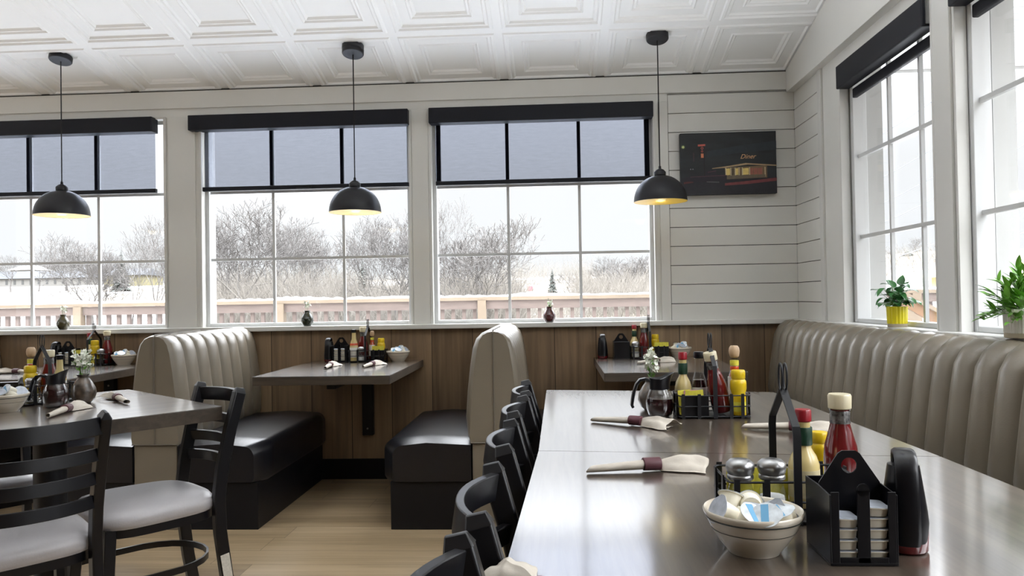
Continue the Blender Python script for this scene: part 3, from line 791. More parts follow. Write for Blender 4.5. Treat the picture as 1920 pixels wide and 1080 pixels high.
# square table turned cornerwise
R_ = Vector((-1.232, 2.732)); Fc = Vector((-1.925, 3.312)); e1 = Fc-R_; e2 = Vector((-e1.y, e1.x)).normalized()*.88
sq = [tuple(R_+e2), tuple(R_), tuple(Fc), tuple(Fc+e2)]
TQ = quad_table('dining_table', sq, .76, 'square grey table standing cornerwise at the left with chairs around it', 'table', None, [], M['table_x'], .05, rz=math.atan2(e1.y, e1.x))
q = MB(); q.lathe([(.055, .03), (.055, .70)], 28).build('pedestal_post', M['blackmatte'], TQ)
q = MB(); q.bar((-.33, 0, .02), (.33, 0, .02), .08, .035); q.bar((0, -.33, .0195), (0, .33, .0195), .08, .035); q.build('pedestal_foot', M['blackmatte'], TQ, bev=.006, smooth=0)
q = MB(); q.box(-.2, .2, -.2, .2, .697, .71); q.build('mounting_plate', M['blackmatte'], TQ, smooth=0)

# ------------------------------------------------------------------ ladder-back chairs (front = +x, origin on the floor under the seat centre)
def make_chair():
    t = empty('dining_chair')
    HC = .83
    sec = [(-.0155, -.018), (-.0125, -.021), (.0125, -.021), (.0155, -.018), (.0155, .018), (.0125, .021), (-.0125, .021), (-.0155, .018)]
    for s in (-1, 1):
        q = MB()
        path = [(-.245, s*.172, 0), (-.215, s*.168, .16), (-.195, s*.165, .32), (-.192, s*.163, .44), (-.205, s*.163, .54), (-.235, s*.165, .68), (-.272, s*.167, .812), (-.276, s*.167, .826), (-.278, s*.167, .832)]
        q.sweep(path[:-2], sec, up=(1, 0, 0))
        # bevelled post tip
        n = len(q.v)
        sec2 = [(a*.9, b*.9) for a, b in sec]
        P = Vector((-.2712, s*.167, .822))
        tip = [(P.x+b, P.y+a, .811+b*.27) for a, b in sec]; top = [(P.x-.005+b*.72, P.y+a*.3, .829+b*.16) for a, b in sec]
        m_ = len(sec)
        q.add(tip+top, [(k, (k+1) % m_, m_+(k+1) % m_, m_+k) for k in range(m_)]+[tuple(range(m_, 2*m_))])
        q.build('leg', M['chair'], t, bev=.002, smooth=30)
        q = MB(); q.sweep([(.200, s*.176, 0), (.180, s*.168, .25), (.170, s*.160, .405)], [(a*.85, b*.85) for a, b in sec], up=(1, 0, 0)); q.build('leg', M['chair'], t, smooth=30)
    def bx(z):      # x of the back posts at height z
        if z < .54: return -.192-(z-.44)*.13
        if z < .68: return -.205-(z-.54)/.14*.03
        return -.235-(z-.68)/.132*.037
    for z, h in ((.787, .052), (.700, .038), (.628, .038), (.556, .038)):
        x0 = bx(z); pts = []
        for i in range(15):
            u = -1+2*i/14; pts.append((x0-.002-.052*(1-abs(u)**2.2), u*.160, z))
        q = MB(); q.sweep(pts, [(-.0075, -h/2), (.0075, -h/2), (.0075, h/2), (-.0075, h/2)], up=(.15, 0, 1)); q.build('back_slat', M['chair'], t, bev=.002, smooth=30)
    # seat
    def pt(u, v):
        a = 2*pi*u
        # rounded trapezoid outline
        cx, sy_ = cos(a), sin(a); p = 4.0
        r = (abs(cx)**p+abs(sy_)**p)**(-1/p)
        x = r*cx*.205; y = r*sy_*(.200+.015*cx*r)
        prof_ = [(0, .478), (.45, .476), (.78, .470), (.93, .458), (.998, .440), (1.0, .418), (.97, .405), (.6, .404), (0, .404)]
        k = v*(len(prof_)-1); i = min(int(k), len(prof_)-2); f = k-i
        s_ = prof_[i][0]*(1-f)+prof_[i+1][0]*f; z = prof_[i][1]*(1-f)+prof_[i+1][1]*f
        return (x*s_+.0, y*s_, z)
    q = MB(); q.grid(lambda u, v: pt(u, 1-v), 40, 17, closeu=True); q.build('seat', M['grey_seat'], t, smooth=60)
    q = MB()
    ring = [(.178*cos(a)*1.02, .172*sin(a), .408) for a in [2*pi*i/32 for i in range(32)]]
    def rr(a):
        c_, s_ = cos(a), sin(a); r = (abs(c_)**4+abs(s_)**4)**(-1/4); return (r*c_*.185, r*s_*(.178+.006*c_*r), .389)
    q.sweep([rr(2*pi*i/36) for i in range(36)], [(-.012, -.014), (.012, -.014), (.012, .014), (-.012, .014)], closed=True)
    q.build('seat_frame', M['chair'], t, smooth=30)
    # U-shaped foot ring
    pts = [(.183, -.168, .225), (.05, -.185, .225)]+[(-.02+.185*cos(a), .185*sin(a), .225) for a in [radians(-100-i*16) for i in range(11)]]+[(.05, .185, .225), (.183, .168, .225)]
    q = MB(); q.sweep(pts, [(-.004, -.011), (.004, -.011), (.004, .011), (-.004, .011)]); q.build('foot_ring', M['chair'], t, smooth=30)
    return t
ch0 = make_chair()
GC = 'black ladder-back chairs along the long table'
used = False
def place_chair(x, y, rz, label, group):
    global used
    if not used:
        used = True; ch0.location = (x, y, 0); ch0.rotation_euler.z = rz; ch0['label'] = label; ch0['group'] = group; ch0['category'] = 'chair'; return ch0
    return dup(ch0, (x, y, 0), rz, label, group)
XCH = .166
long_ch = [(2.715, 'furthest black ladder-back chair along the long table, by the wall end'), (2.24, 'black ladder-back chair at the long table, second from its far end'), (1.78, 'black ladder-back chair at the long table, middle of the five in the row'),
           (1.27, 'black ladder-back chair at the long table, beside the nearer rolled napkin'), (.835, 'black ladder-back chair nearest the camera, cut by the bottom edge')]
for i, (y, lab) in enumerate(long_ch):
    place_chair(XCH-.004*i-(.0 if i < 4 else .01), y, radians([2, -2, 1, 1, 0][i]), lab, GC)
# chairs at the square table
def chair_from_back(bxy, face):      # back top centre and facing direction
    f = Vector(face).normalized(); c = Vector(bxy)+f*.274; return c.x, c.y, math.atan2(f.y, f.x)
x, y, a = chair_from_back((-1.288, 2.835), (-.66, -.75))
CA = place_chair(x, y, a, 'black ladder-back chair with grey seat at the square table, right side, sticker on its leg', 'chairs round the square table')
q = MB(); q.box(-.0195, -.0185, -.013, .013, 0, .085)
stk = MB().box(-.016, .016, -.0008, .0008, -.045, .045).build('sticker', M['sticker'], CA, smooth=0)
stk.location = (-.2095, .1846, .195); stk.rotation_euler = (radians(1), radians(8), 0)
x, y, a = chair_from_back((-1.438, 2.034), (-.76, .65))
CB = place_chair(x, y, a, 'black ladder-back chair with grey seat in the left foreground, its back to the camera', 'chairs round the square table')
x, y, a = chair_from_back((-2.46, 3.08), (.76, -.65))
place_chair(x, y, a, 'black ladder-back chair on the far side of the square table, mostly hidden', 'chairs round the square table')

# ------------------------------------------------------------------ small things: builders
def first(proto_list, fn):
    """the first call returns the freshly built thing, later ones a copy"""
    if not proto_list: proto_list.append(fn()); return proto_list[0]
    return copy_tree(proto_list[0])

def put(o, loc, rz, label, cat, group=None, tilt=None):
    o.location = loc; o.rotation_euler = (tilt[0] if tilt else 0, tilt[1] if tilt else 0, rz); return tag(o, label, cat, group)

def make_pitcher(liquid, level=.058):
    t = empty('syrup_pitcher')
    body = [(0, .0005), (.030, .0005), (.038, .006), (.044, .026), (.0455, .046), (.042, .066), (.035, .082), (.031, .092)]
    MB().lathe(body, 36).build('glass_body', M['clearjar'], t, smooth=50)
    liq = [(0, .002), (.029, .002), (.037, .007), (.0428, .026), (.0442, .044)]
    if level > .05: liq += [(.0432, level)]
    if level > .07: liq[-1:] = [(.0448, .046), (.041, .066), (.036, .078), (.0335, level)]
    liq += [(0, level)]
    MB().lathe(liq, 36).build('syrup', liquid, t, smooth=50)
    def lid(u, v):
        a = 2*pi*u; sp_ = max(0, cos(a))**3; bk = max(0, -cos(a))**3
        ztop = .122+.020*max(0, cos(a))**1.5+.004*bk
        z = .086+(ztop-.086)*v
        r = .0325+.002*v+.013*sp_*v**2-.001*sin(v*pi)
        return (r*cos(a), r*sin(a)*(1-.25*sp_*v), z)
    q = MB(); q.grid(lid, 36, 9, closeu=True)
    n = len(q.v); ring = [lid(i/36, 1) for i in range(36)]; inner = [(x*.82, y*.82, z-.010) for x, y, z in ring]
    q.add(ring+inner+[(0, 0, .118)], [(i, (i+1) % 36, 36+(i+1) % 36, 36+i) for i in range(36)]+[(36+i, 36+(i+1) % 36, 72) for i in range(36)])
    l = q.build('pour_lid', M['black'], t, smooth=55)
    h = MB(); h.sweep([(-.024, 0, .112), (-.046, 0, .121), (-.063, 0, .118), (-.075, 0, .104), (-.083, 0, .082), (-.089, 0, .055), (-.092, 0, .036), (-.088, 0, .028)],
                      [(-.004, -.013), (.002, -.015), (.005, -.011), (.006, 0), (.005, .011), (.002, .015), (-.004, .013)], up=(0, 1, 0))
    h.build('handle', M['black'], t, bev=.001, smooth=45)
    return t

def make_dispenser():
    t = empty('syrup_dispenser')
    MB().lathe([(0, 0), (.029, 0), (.0325, .004), (.033, .03), (.030, .062), (.025, .092), (.021, .105), (0, .106)], 32).build('bottle_body', M['redsyrup'], t, smooth=50)
    q = MB()
    def shell(u, v):
        a = 2*pi*u; fr = max(0, -sin(a)); z0 = .088-.070*min(1, fr*1.6)**.8; z = z0+(.138-z0)*v
        r = .0340-.0115*max(0, (z-.045)/.09)**1.1
        return (r*cos(a), r*sin(a), z)
    q.grid(shell, 40, 12, closeu=True)
    n = 40; ring = [shell(i/n, 1) for i in range(n)]; q.add(ring+[(0, 0, .142)], [(i, (i+1) % n, n) for i in range(n)])
    sh = q.build('pour_cover', M['black'], t, smooth=55)
    h = MB(); h.sweep([(0, .012, .138), (0, .012, .152), (0, .002, .160), (0, -.018, .160), (0, -.034, .152), (0, -.044, .134), (0, -.050, .105), (0, -.054, .070), (0, -.055, .040), (0, -.050, .022)],
        [(-.0045, -.013), (.001, -.016), (.0045, -.011), (.005, 0), (.0045, .011), (.001, .016), (-.0045, .013)], up=(1, 0, 0))
    h.build('handle', M['black'], t, bev=.001, smooth=50)
    return t

def make_bottle(name, prof, body_m, cap_prof, cap_m, labels=(), n=28, fill=None):
    t = empty(name)
    bd = MB().lathe(prof, n).build('bottle_body', body_m, t, smooth=50)
    if fill: MB().lathe(fill[0], n).build('contents', fill[1], t, smooth=50)
    MB().lathe(cap_prof, n).build('cap', cap_m, t, smooth=40)
    for lab in labels:
        MB().lathe(lab[0], n).build(lab[2] if len(lab) > 2 else 'label', lab[1], bd, smooth=50)
    return t

def ketchup():
    t = make_bottle('ketchup_bottle', [(0, 0), (.028, 0), (.031, .006), (.031, .085), (.029, .105), (.021, .135), (.0175, .150), (.017, .180), (0, .181)], M['ketchup'],
        [(.0185, .178), (.021, .180), (.0215, .204), (.0195, .208), (0, .208)], M['cap_white'],
        [([(.0190, .150), (.0186, .151), (.0184, .174), (.0178, .175)], M['neck_label'], 'neck_label')])
    MB().lathe([(.0175, .1745), (.0195, .1755), (.0195, .1775), (.0175, .1785)], 28).build('neck_ring', M['clear'], t)
    return t
def mustard():
    return make_bottle('mustard_bottle', [(0, 0), (.022, 0), (.0245, .005), (.0245, .045), (.021, .060), (.0205, .066), (.0245, .080), (.0245, .095), (.0235, .104), (.019, .110), (0, .111)], M['mustard'],
        [(.0205, .110), (.0215, .112), (.0215, .132), (.019, .137), (0, .138)], M['mustard'],
        [([(.0247, .012), (.0249, .013), (.0249, .040), (.0247, .041)], M['packet_y'], 'label')])
def tabasco(body=None):
    return make_bottle('pepper_sauce_bottle', [(0, 0), (.024, 0), (.027, .005), (.027, .085), (.022, .102), (.0135, .118), (.012, .130), (.012, .172), (0, .173)], body or M['beige_sauce'],
        [(.0128, .172), (.0145, .174), (.0145, .194), (.013, .197), (0, .197)], M['red_cap'],
        [([(.0150, .125), (.0154, .126), (.0154, .160), (.0150, .161)], M['green_label'], 'neck_label'), ([(.0272, .02), (.0274, .021), (.0274, .075), (.0272, .076)], M['beige_label'], 'label')])
def black_cap():
    return make_bottle('steak_sauce_bottle', [(0, 0), (.022, 0), (.025, .006), (.025, .085), (.020, .110), (.0145, .130), (.013, .145), (.013, .175), (0, .176)], M['clearjar'],
        [(.014, .175), (.0165, .177), (.0165, .194), (.015, .197), (0, .197)], M['black'],
        [([(.0252, .03), (.0254, .031), (.0254, .08), (.0252, .081)], M['white_label'], 'label')],
        fill=([(0, .002), (.021, .002), (.0238, .007), (.0238, .084), (.0195, .105), (0, .106)], M['syrup']))
def woodcap():
    t = make_bottle('hot_sauce_bottle', [(0, 0), (.019, 0), (.0215, .005), (.0215, .100), (.019, .118), (.0135, .135), (.0125, .145), (.0125, .178), (0, .179)], M['clearjar'],
        [(.010, .176), (.0125, .178), (.0145, .180), (.0165, .188), (.0175, .198), (.016, .208), (.0115, .215), (0, .216)], M['wood_ball'],
        [([(.0218, .03), (.0220, .031), (.0220, .112), (.0218, .113)], M['white_label'], 'label'), ([(.0138, .150), (.0140, .151), (.0140, .166), (.0138, .167)], M['packet_y'], 'neck_label')],
        fill=([(0, .002), (.018, .002), (.0200, .006), (.0200, .099), (.0178, .117), (.0125, .134), (.0115, .146), (0, .147)], M['hotsauce']))
    MB().lathe([(.0138, .134), (.0143, .135), (.0143, .147), (.0138, .148)], 24).build('neck_band', M['hotsauce'], t)
    return t
def tall_white():
    return make_bottle('dressing_bottle', [(0, 0), (.022, 0), (.024, .005), (.024, .080), (.019, .105), (.0125, .125), (.0115, .160), (0, .161)], M['beige_sauce'],
        [(.0125, .160), (.014, .162), (.014, .178), (0, .180)], M['black'],
        [([(.0242, .02), (.0244, .021), (.0244, .075), (.0242, .076)], M['white_label'], 'label'), ([(.0238, .088), (.0215, .0985), (.0205, .1005)], M['hotsauce'], 'shoulder_label')])
def shaker(fill_m):
    t = empty('shaker')
    MB().lathe([(0, 0), (.021, 0), (.0235, .004), (.0235, .030), (.0215, .045), (.0180, .058), (.0195, .066), (0, .067)], 10).build('glass_body', M['clearjar'], t, smooth=20)
    MB().lathe([(0, .003), (.0195, .003), (.0215, .006), (.0215, .028), (.0208, .034), (0, .035)], 10).build('contents', fill_m, t, smooth=20)
    MB().lathe([(.0205, .062), (.0225, .064), (.0225, .069), (.0205, .071), (.0225, .074), (.0245, .082), (.0235, .090), (.017, .096), (.008, .098), (0, .0985)], 28).build('metal_lid', M['chrome'], t, smooth=50)
    return t

def caddy():
    t = empty('condiment_caddy')
    a, b = .112, .066
    q = MB()
    def rect(z, aa=a, bb=b, r=.012):
        pts = []
        for cx_, cy_, a0 in ((aa-r, bb-r, 0), (-aa+r, bb-r, 90), (-aa+r, -bb+r, 180), (aa-r, -bb+r, 270)):
            pts += [(cx_+r*cos(radians(a0+k*30)), cy_+r*sin(radians(a0+k*30)), z) for k in range(4)]
        return pts
    for z in (.072, .038, .006): q.tube(rect(z), .0022, 6, closed=True)
    for x in (-.075, -.0375, .0375, .075): q.tube([(x, -b, .006), (x, b, .006)], .0018, 6)
    for x in (-.055, .055, .098):
        for s in (-1, 1): q.tube([(x, s*b, .006), (x, s*b, .072)], .0018, 6)
    for s in (-1, 1):
        for y in (-.03, .03): q.tube([(s*a, y, .006), (s*a, y, .072)], .0018, 6)
    for s in (-1, 1):
        for x in (-.1, -.05, .05, .085): q.box(x-.005, x+.005, s*(b+.002), s*(b+.0045), .0, .078)
        q.box(-a-.0045, -a-.002, s*.03-.006, s*.03+.006, 0, .078); q.box(a+.002, a+.0045, s*.03-.006, s*.03+.006, 0, .078)
    q.build('wire_basket', M['blackmatte'], t, smooth=50)
    q = MB()
    q.box(-.1085, .1085, -.0625, .0625, .0035, .005)
    q.build('tray', M['blackmatte'], t, smooth=0)
    q = MB()
    sec = [(-.0018, -.0065), (.0018, -.0065), (.0018, .0065), (-.0018, .0065)]
    for s in (-1, 1):
        q.sweep([(0, s*(b+.006), .001), (0, s*(b+.006), .15), (0, s*(b+.002), .165), (0, s*.010, .214), (0, s*.004, .219)], sec, up=(1, 0, 0))
    hd = q.build('handle', M['blackmatte'], t, smooth=30)
    q = MB()
    for dx in (-.004, .004):
        q.tube([(dx, .011*sin(2*pi*k/20), .243+.024*cos(2*pi*k/20)) for k in range(20)], .0018, 6, closed=True)
    q.build('carry_loop', M['blackmatte'], hd, smooth=60)
    return t

def packet_box(w=.085):
    t = empty('sachet_holder')
    q = MB(); h = .062; d_ = .045; e_ = .002
    q.box(-w/2, w/2, -d_/2, d_/2, 0, .003); q.box(-w/2, w/2, -d_/2, -d_/2+e_, 0, h); q.box(-w/2, w/2, d_/2-e_, d_/2, 0, h)
    q.box(-w/2, -w/2+e_, -d_/2, d_/2, 0, h); q.box(w/2-e_, w/2, -d_/2, d_/2, 0, h)
    q.build('holder_walls', M['black'], t, smooth=0)
    MB().box(-.001, .001, -.0205, .0205, .003, .055).build('divider', M['black'], t, smooth=0)
    return t
def make_sachet(m_, w=.040, h=.066):
    q = MB()
    q.grid(lambda u, v: ((u-.5)*w, .0022*sin(pi*u)*sin(pi*v), v*h), 7, 7)
    q.grid(lambda u, v: ((.5-u)*w, -.0022*sin(pi*u)*sin(pi*v), v*h), 7, 7)
    return q.build('sachet', m_, None, smooth=60)

def make_bowl():
    t = empty('bowl')
    pr = [(0, .003), (.032, .003), (.034, .0), (.038, .0), (.040, .004), (.050, .016), (.062, .034), (.070, .052), (.0735, .058), (.0745, .0625), (.0725, .065), (.069, .063), (.066, .052), (.057, .034), (.044, .016), (.030, .009), (0, .008)]
    bb = MB().lathe(pr, 56).build('bowl_body', M['cream'], t, smooth=60)
    MB().lathe([(.0716, .0525), (.0726, .0545)], 56).build('rim_stripe', M['ceram_line'], bb)
    MB().lathe([(.0634, .0357), (.0640, .0366)], 56).build('side_stripe', M['ceram_line'], bb)
    return t
def make_creamer(foil):
    t = empty('creamer_cup')
    MB().lathe([(0, 0), (.0145, 0), (.0155, .002), (.0178, .029), (.0180, .0305), (.0205, .0310), (.0205, .0320), (0, .0320)], 22).build('cup', M['creamer'], t, smooth=40)
    q = MB(); n = 24
    pts = [(.0214*cos(2*pi*i/n)*(1.12 if i in (0, 1, n-1) else 1), .0214*sin(2*pi*i/n)) for i in range(n)]
    q.prism(pts, .0322, .0328); fl = q.build('foil_lid', foil, t, smooth=0)
    if foil is M['foil_blue']: MB().box(-.007, .004, -.018, .018, .0329, .0331).build('printed_stripe', M['blue_print'], fl, smooth=0)
    return t
def make_jelly():
    t = empty('jelly_cup')
    def sq(w, z, r): 
        return [(sx*(w-r)+r*cos(radians(a)), sy*(w-r)+r*sin(radians(a)), z) for sx, sy, aa in ((1, 1, 0), (-1, 1, 90), (-1, -1, 180), (1, -1, 270)) for a in (aa, aa+45, aa+90)]
    rings = [sq(.0125, 0, .004), sq(.0140, .002, .004), sq(.0150, .0125, .004), sq(.0152, .0128, .004), sq(.0172, .0130, .004), sq(.0172, .0140, .004)]
    q = MB(); vs = [v for r in rings for v in r]; n = 12
    q.add(vs, [(i*n+k, i*n+(k+1) % n, (i+1)*n+(k+1) % n, (i+1)*n+k) for i in range(len(rings)-1) for k in range(n)]+[tuple(range(n))[::-1], tuple((len(rings)-1)*n+k for k in range(n))])
    q.build('cup', M['creamer'], t, smooth=40)
    q = MB(); q.prism([(x, y) for x, y, z in sq(.0170, 0, .004)], .0142, .0147); q.build('foil_lid', M['foil'], t, smooth=0)
    return t
def jelly_rack(closed=False):
    t = empty('jelly_rack'); w, d_, h, e_ = .0475, .052, .105, .0022
    q = MB()
    q.box(-w, w, -d_, d_, 0, .004)
    for s in (-1, 1):      # side walls with sloping tops
        x0, x1 = sorted((s*w, s*(w-e_)))
        q.prism([(-d_, .004), (d_, .004), (d_, h), (0, h), (-d_, h-.004)], x0, x1, axis=0)
    if closed:
        q.box(-w+e_, w-e_, -d_, -d_+e_, .004, h)
    else:
        for x0, x1 in ((-w+e_, -.034), (-.009, .009), (.034, w-e_)): q.box(x0, x1, -d_, -d_+e_, .004, h if abs(x0+x1) > .01 else .108)
        q.box(-.034, .034, -d_, -d_+e_, .004, .012)
        MB().lathe([(.009, 0), (.009, .0022), (0, .0022)], 20, c=(0, 0, 0), mt=Matrix.Rotation(radians(90), 3, 'X')).build('bar_cap', M['black'], t, loc=(0, -d_+e_, .108))
    q.box(-w+e_, w-e_, d_-e_, d_, .004, h)
    q.build('rack_body', M['black'], t, bev=.0008, smooth=0)
    # peaked middle wall with a finger hole
    outer = [(-w+.003, .0), (w-.003, .0), (w-.003, h-.002), (.016, .146), (.010, .150), (-.010, .150), (-.016, .146), (-w+.003, h-.002)]
    hc, hr, n = (0, .128), .0115, 24
    bm = bmesh.new(); layers = []
    for y in (-.0012, .0012):
        ov = [bm.verts.new((a, y, b)) for a, b in outer]; hv = [bm.verts.new((hc[0]+hr*cos(2*pi*i/n), y, hc[1]+hr*sin(2*pi*i/n))) for i in range(n)]
        oe = [bm.edges.new((ov[i], ov[(i+1) % len(ov)])) for i in range(len(ov))]; he = [bm.edges.new((hv[i], hv[(i+1) % n])) for i in range(n)]
        bmesh.ops.triangle_fill(bm, edges=oe+he, use_beauty=True); layers.append((ov, hv))
    for k in (0, 1):
        A, B = layers[0][k], layers[1][k]
        for i in range(len(A)): bm.faces.new((A[i], A[(i+1) % len(A)], B[(i+1) % len(A)], B[i]))
    bmesh.ops.recalc_face_normals(bm, faces=bm.faces)
    me = bpy.data.meshes.new('peaked_divider'); bm.to_mesh(me); bm.free(); me.materials.append(M['black'])
    o = bpy.data.objects.new('peaked_divider', me); COL.objects.link(o); o.parent = t; o.location = (0, 0, .004)
    return t

def make_napkin(seed=1):
    rnd = random.Random(seed); t = empty('rolled_napkin'); L0, L1, L2 = .0, .130, .168
    q = MB(); n = 14
    def roll(u, v):
        a = 2*pi*u; x = L0+(L1+.02-L0)*v; r = .0085+.0045*v+.0012*sin(a*1+v*16)
        if v < .04: x += .010*(1-v/.04)*(cos(a-.5)-.2)
        return (x, r*cos(a)*1.15, .0115+.0006+(.0085+.0045*v)*.86*sin(a)*1.0+.0035*v-.0035*(1-v))
    q.grid(lambda u, v: roll(u, v), 24, 24, closeu=True)
    q.add([(0.004, 0, .010)], [])
    q.build('napkin_roll', M['napkin'], t, smooth=60)
    b = MB(); b.lathe([(.0136, L1-.012), (.0150, L1-.011), (.0152, L2-.012), (.0138, L2-.010)], 28, sx=.95, sy=1.08, mt=Matrix.Rotation(radians(90), 3, 'Y'), c=(0, 0, .0152))
    b.build('paper_band', M['maroon'], t, smooth=50)
    f = MB(); ph = rnd.random()*6
    def fan(u, v):
        x = L2-.012+.100*v; s = (u-.5)*2
        w = .011+.040*v; h = .013+.010*sin(pi*min(v*.85, 1))
        ridge = (1-abs(s-.15))**.8 if abs(s-.15) < 1 else 0
        z = .0015+h*1.5*ridge*(1-.25*v)+.0025*sin(s*9+ph)*v+.002*sin(v*14+s*5+ph)*v
        return (x+.012*sin(s*3+ph)*v, s*w+.004*sin(v*9+ph)*v, max(z, .0012))
    f.grid(fan, 27, 14); f.build('fanned_tail', M['napkin'], t, smooth=25, solid=.0008)
    f2 = MB()
    f2.grid(lambda u, v: (L2-.010+.085*v, (u-.5)*(.020+.050*v), .0008+.0022*v*abs(sin(u*7+ph))), 15, 8); f2.build('fanned_tail', M['napkin'], t, smooth=25, solid=.0006)
    return t
def napkin(p0, p1, z, label, group, seed, lift=0):
    """from the slim end p0 towards the fanned end p1"""
    o = make_napkin(seed); d_ = Vector(p1)-Vector(p0); put(o, (p0[0], p0[1], z+.0005), math.atan2(d_.y, d_.x), label, 'napkin', group); return o

def blossoms(t, rnd, n_stem, h0, h1, spread, nb, leaf=True, size=.008):
    st = MB(); fl = MB(); lf = MB()
    for i in range(n_stem):
        a = rnd.random()*2*pi; tip = Vector((spread*cos(a)*rnd.uniform(.2, 1), spread*sin(a)*rnd.uniform(.2, 1), rnd.uniform(h0+(h1-h0)*.6, h1)))
        base = Vector((0.004*cos(a), .004*sin(a), h0-.03)); mid = base.lerp(tip, .5)+Vector((0, 0, .01))
        pts = [base, mid, tip]; st.tube(pts, .0010, 5)
        for k in range(nb):
            f = rnd.uniform(.45, 1.0); c = (mid.lerp(tip, (f-.5)*2) if f > .5 else base.lerp(mid, f*2))+Vector((rnd.uniform(-1, 1), rnd.uniform(-1, 1), rnd.uniform(-.6, .6)))*.012
            st.tube([mid.lerp(tip, max(0, (f-.5)*2)), c], .0006, 4)
            ax = Vector((rnd.uniform(-1, 1), rnd.uniform(-1, .3), rnd.uniform(-.3, 1))).normalized(); u = ax.orthogonal().normalized(); w = ax.cross(u)
            for p_ in range(5):
                b_ = 2*pi*p_/5; d_ = u*cos(b_)+w*sin(b_); s_ = ax.cross(d_); sz = size*rnd.uniform(.8, 1.2)
                fl.add([c, c+d_*sz*.6+s_*sz*.42+ax*sz*.25, c+d_*sz*1.1+ax*sz*.30, c+d_*sz*.6-s_*sz*.42+ax*sz*.25], [(0, 1, 2, 3)])
        if leaf:
            for k in range(4):
                f = rnd.uniform(.1, .7); c = base.lerp(tip, f); d_ = Vector((rnd.uniform(-1, 1), rnd.uniform(-1, 1), rnd.uniform(.2, 1))).normalized(); s_ = d_.orthogonal().normalized()*.005
                lf.add([c, c+d_*.012+s_, c+d_*.026, c+d_*.012-s_], [(0, 1, 2, 3)])
    st.build('stems', M['stem'], t, smooth=60); fl.build('blossoms', M['petal'], t, smooth=0)
    if leaf: lf.build('leaves', M['leaf2'], t, smooth=0)

def vase(r, h, m_, rnd, label, loc, cat='vase', nb=5, ns=3, fh=.06, group=None, sp=.02, size=.008, leaf=True):
    t = empty('flower_vase', loc, 0, label, cat, group)
    pr = [(0, .001), (r*.55, .0), (r*.82, h*.10), (r, h*.32), (r*.93, h*.52), (r*.66, h*.74), (r*.46, h*.86), (r*.44, h*.92), (r*.56, h), (r*.50, h), (r*.38, h*.92), (r*.36, h*.80), (0, h*.7)]
    MB().lathe(pr, 36).build('vase_body', m_, t, smooth=50)
    blossoms(t, rnd, ns, h, h+fh, sp, nb, leaf, size)
    return t

# ------------------------------------------------------------------ on the long table, near group
ZT = .7505; rnd = random.Random(5)
NEAR, MIDG = 'near half of the long table', 'far half of the long table'
pitch_dark = make_pitcher(M['syrup']); disp = make_dispenser(); pitch_full = make_pitcher(M['syrup'], .084)
put(disp, (.525, 1.180, ZT), radians(-18), 'narrow black-handled syrup dispenser with dark red base, right of the near jelly rack', 'dispenser'); disp.scale.z = .93
put(pitch_dark, (.339, 2.485, ZT), 0, 'glass syrup pitcher half full of dark syrup, left of the far wire caddy', 'pitcher')

cad = caddy(); put(cad, (.403, 1.365, ZT), 0, 'black wire condiment caddy behind the bowl of creamers on the long table', 'caddy')
put(copy_tree(cad), (.503, 2.485, ZT), 0, 'black wire condiment caddy at the middle of the long table', 'caddy')
zc = ZT+.0075
sh_p = shaker(M['pepper']); put(sh_p, (.318, 1.335, zc), .2, 'pepper shaker with chrome lid in the near caddy, left of the pair', 'shaker', 'shakers in the near caddy')
sh_s = shaker(M['salt']); put(sh_s, (.372, 1.335, zc), .1, 'salt shaker with chrome lid in the near caddy, right of the pair', 'shaker', 'shakers in the near caddy')
k0 = ketchup(); put(k0, (.541, 1.475, ZT), 0, 'ketchup bottle with off-white cap standing behind the near jelly rack', 'bottle'); k0.scale.z = .95
tb = tabasco(); put(tb, (.446, 1.395, zc), 0, 'red-capped pepper sauce bottle with dark green neck label in the near caddy', 'bottle'); tb.scale.z = .88
mu = mustard(); put(mu, (.532, 1.565, ZT), 0, 'yellow mustard bottle behind the near caddy, beside the ketchup bottle', 'bottle')
mu.scale = (.8, .8, .8)
sy = make_sachet(M['packet_y']); spk = make_sachet(M['packet_p'])
put(sy, (.330, 1.408, zc), .06, 'yellow sweetener sachet standing behind the shakers in the near caddy', 'sachet', 'yellow sachets behind the near shakers')
for i in range(5):
    o = sy.copy(); COL.objects.link(o); put(o, (.335+.016*i, 1.400+.007*(i % 2), zc), rnd.uniform(-.15, .15), 'yellow sweetener sachet standing behind the shakers in the near caddy', 'sachet', 'yellow sachets behind the near shakers', (rnd.uniform(-.12, .12), rnd.uniform(-.1, .1)))
bw = make_bowl(); put(bw, (.297, 1.172, ZT), 0, 'cream bowl of creamer cups in the foreground of the long table', 'bowl')
cr1 = make_creamer(M['foil_blue']); cr2 = make_creamer(M['foil'])
def creamers(cx, cy, z, spec, where, group, protos, shared=False):
    for i, (dx, dy, dz, rx, ry, rz, kind) in enumerate(spec):
        o = protos[kind] if not protos[kind].get('label') else copy_tree(protos[kind])
        o.location = (cx+dx, cy+dy, z+dz); o.rotation_euler = (radians(rx), radians(ry), radians(rz))
        lab = where if shared or isinstance(where, str) else where[i]
        tag(o, lab, 'creamer', group)
nearspec = [(-.030, -.008, .052, 0, -62, 20, 1), (-.024, .012, .050, 20, 110, 12, 1), (.004, .022, .060, -96, 0, -8, 1), (.052, -.004, .050, 0, -70, 35, 1),
            (-.022, -.036, .044, 35, 10, 20, 0), (.014, -.040, .046, 40, -8, -20, 0), (.0, -.004, .036, 0, 10, 0, 1), (.030, .030, .044, 70, 10, 0, 0), (-.030, .036, .044, -30, 20, 0, 0), (.036, -.032, .040, 10, -15, 0, 0)]
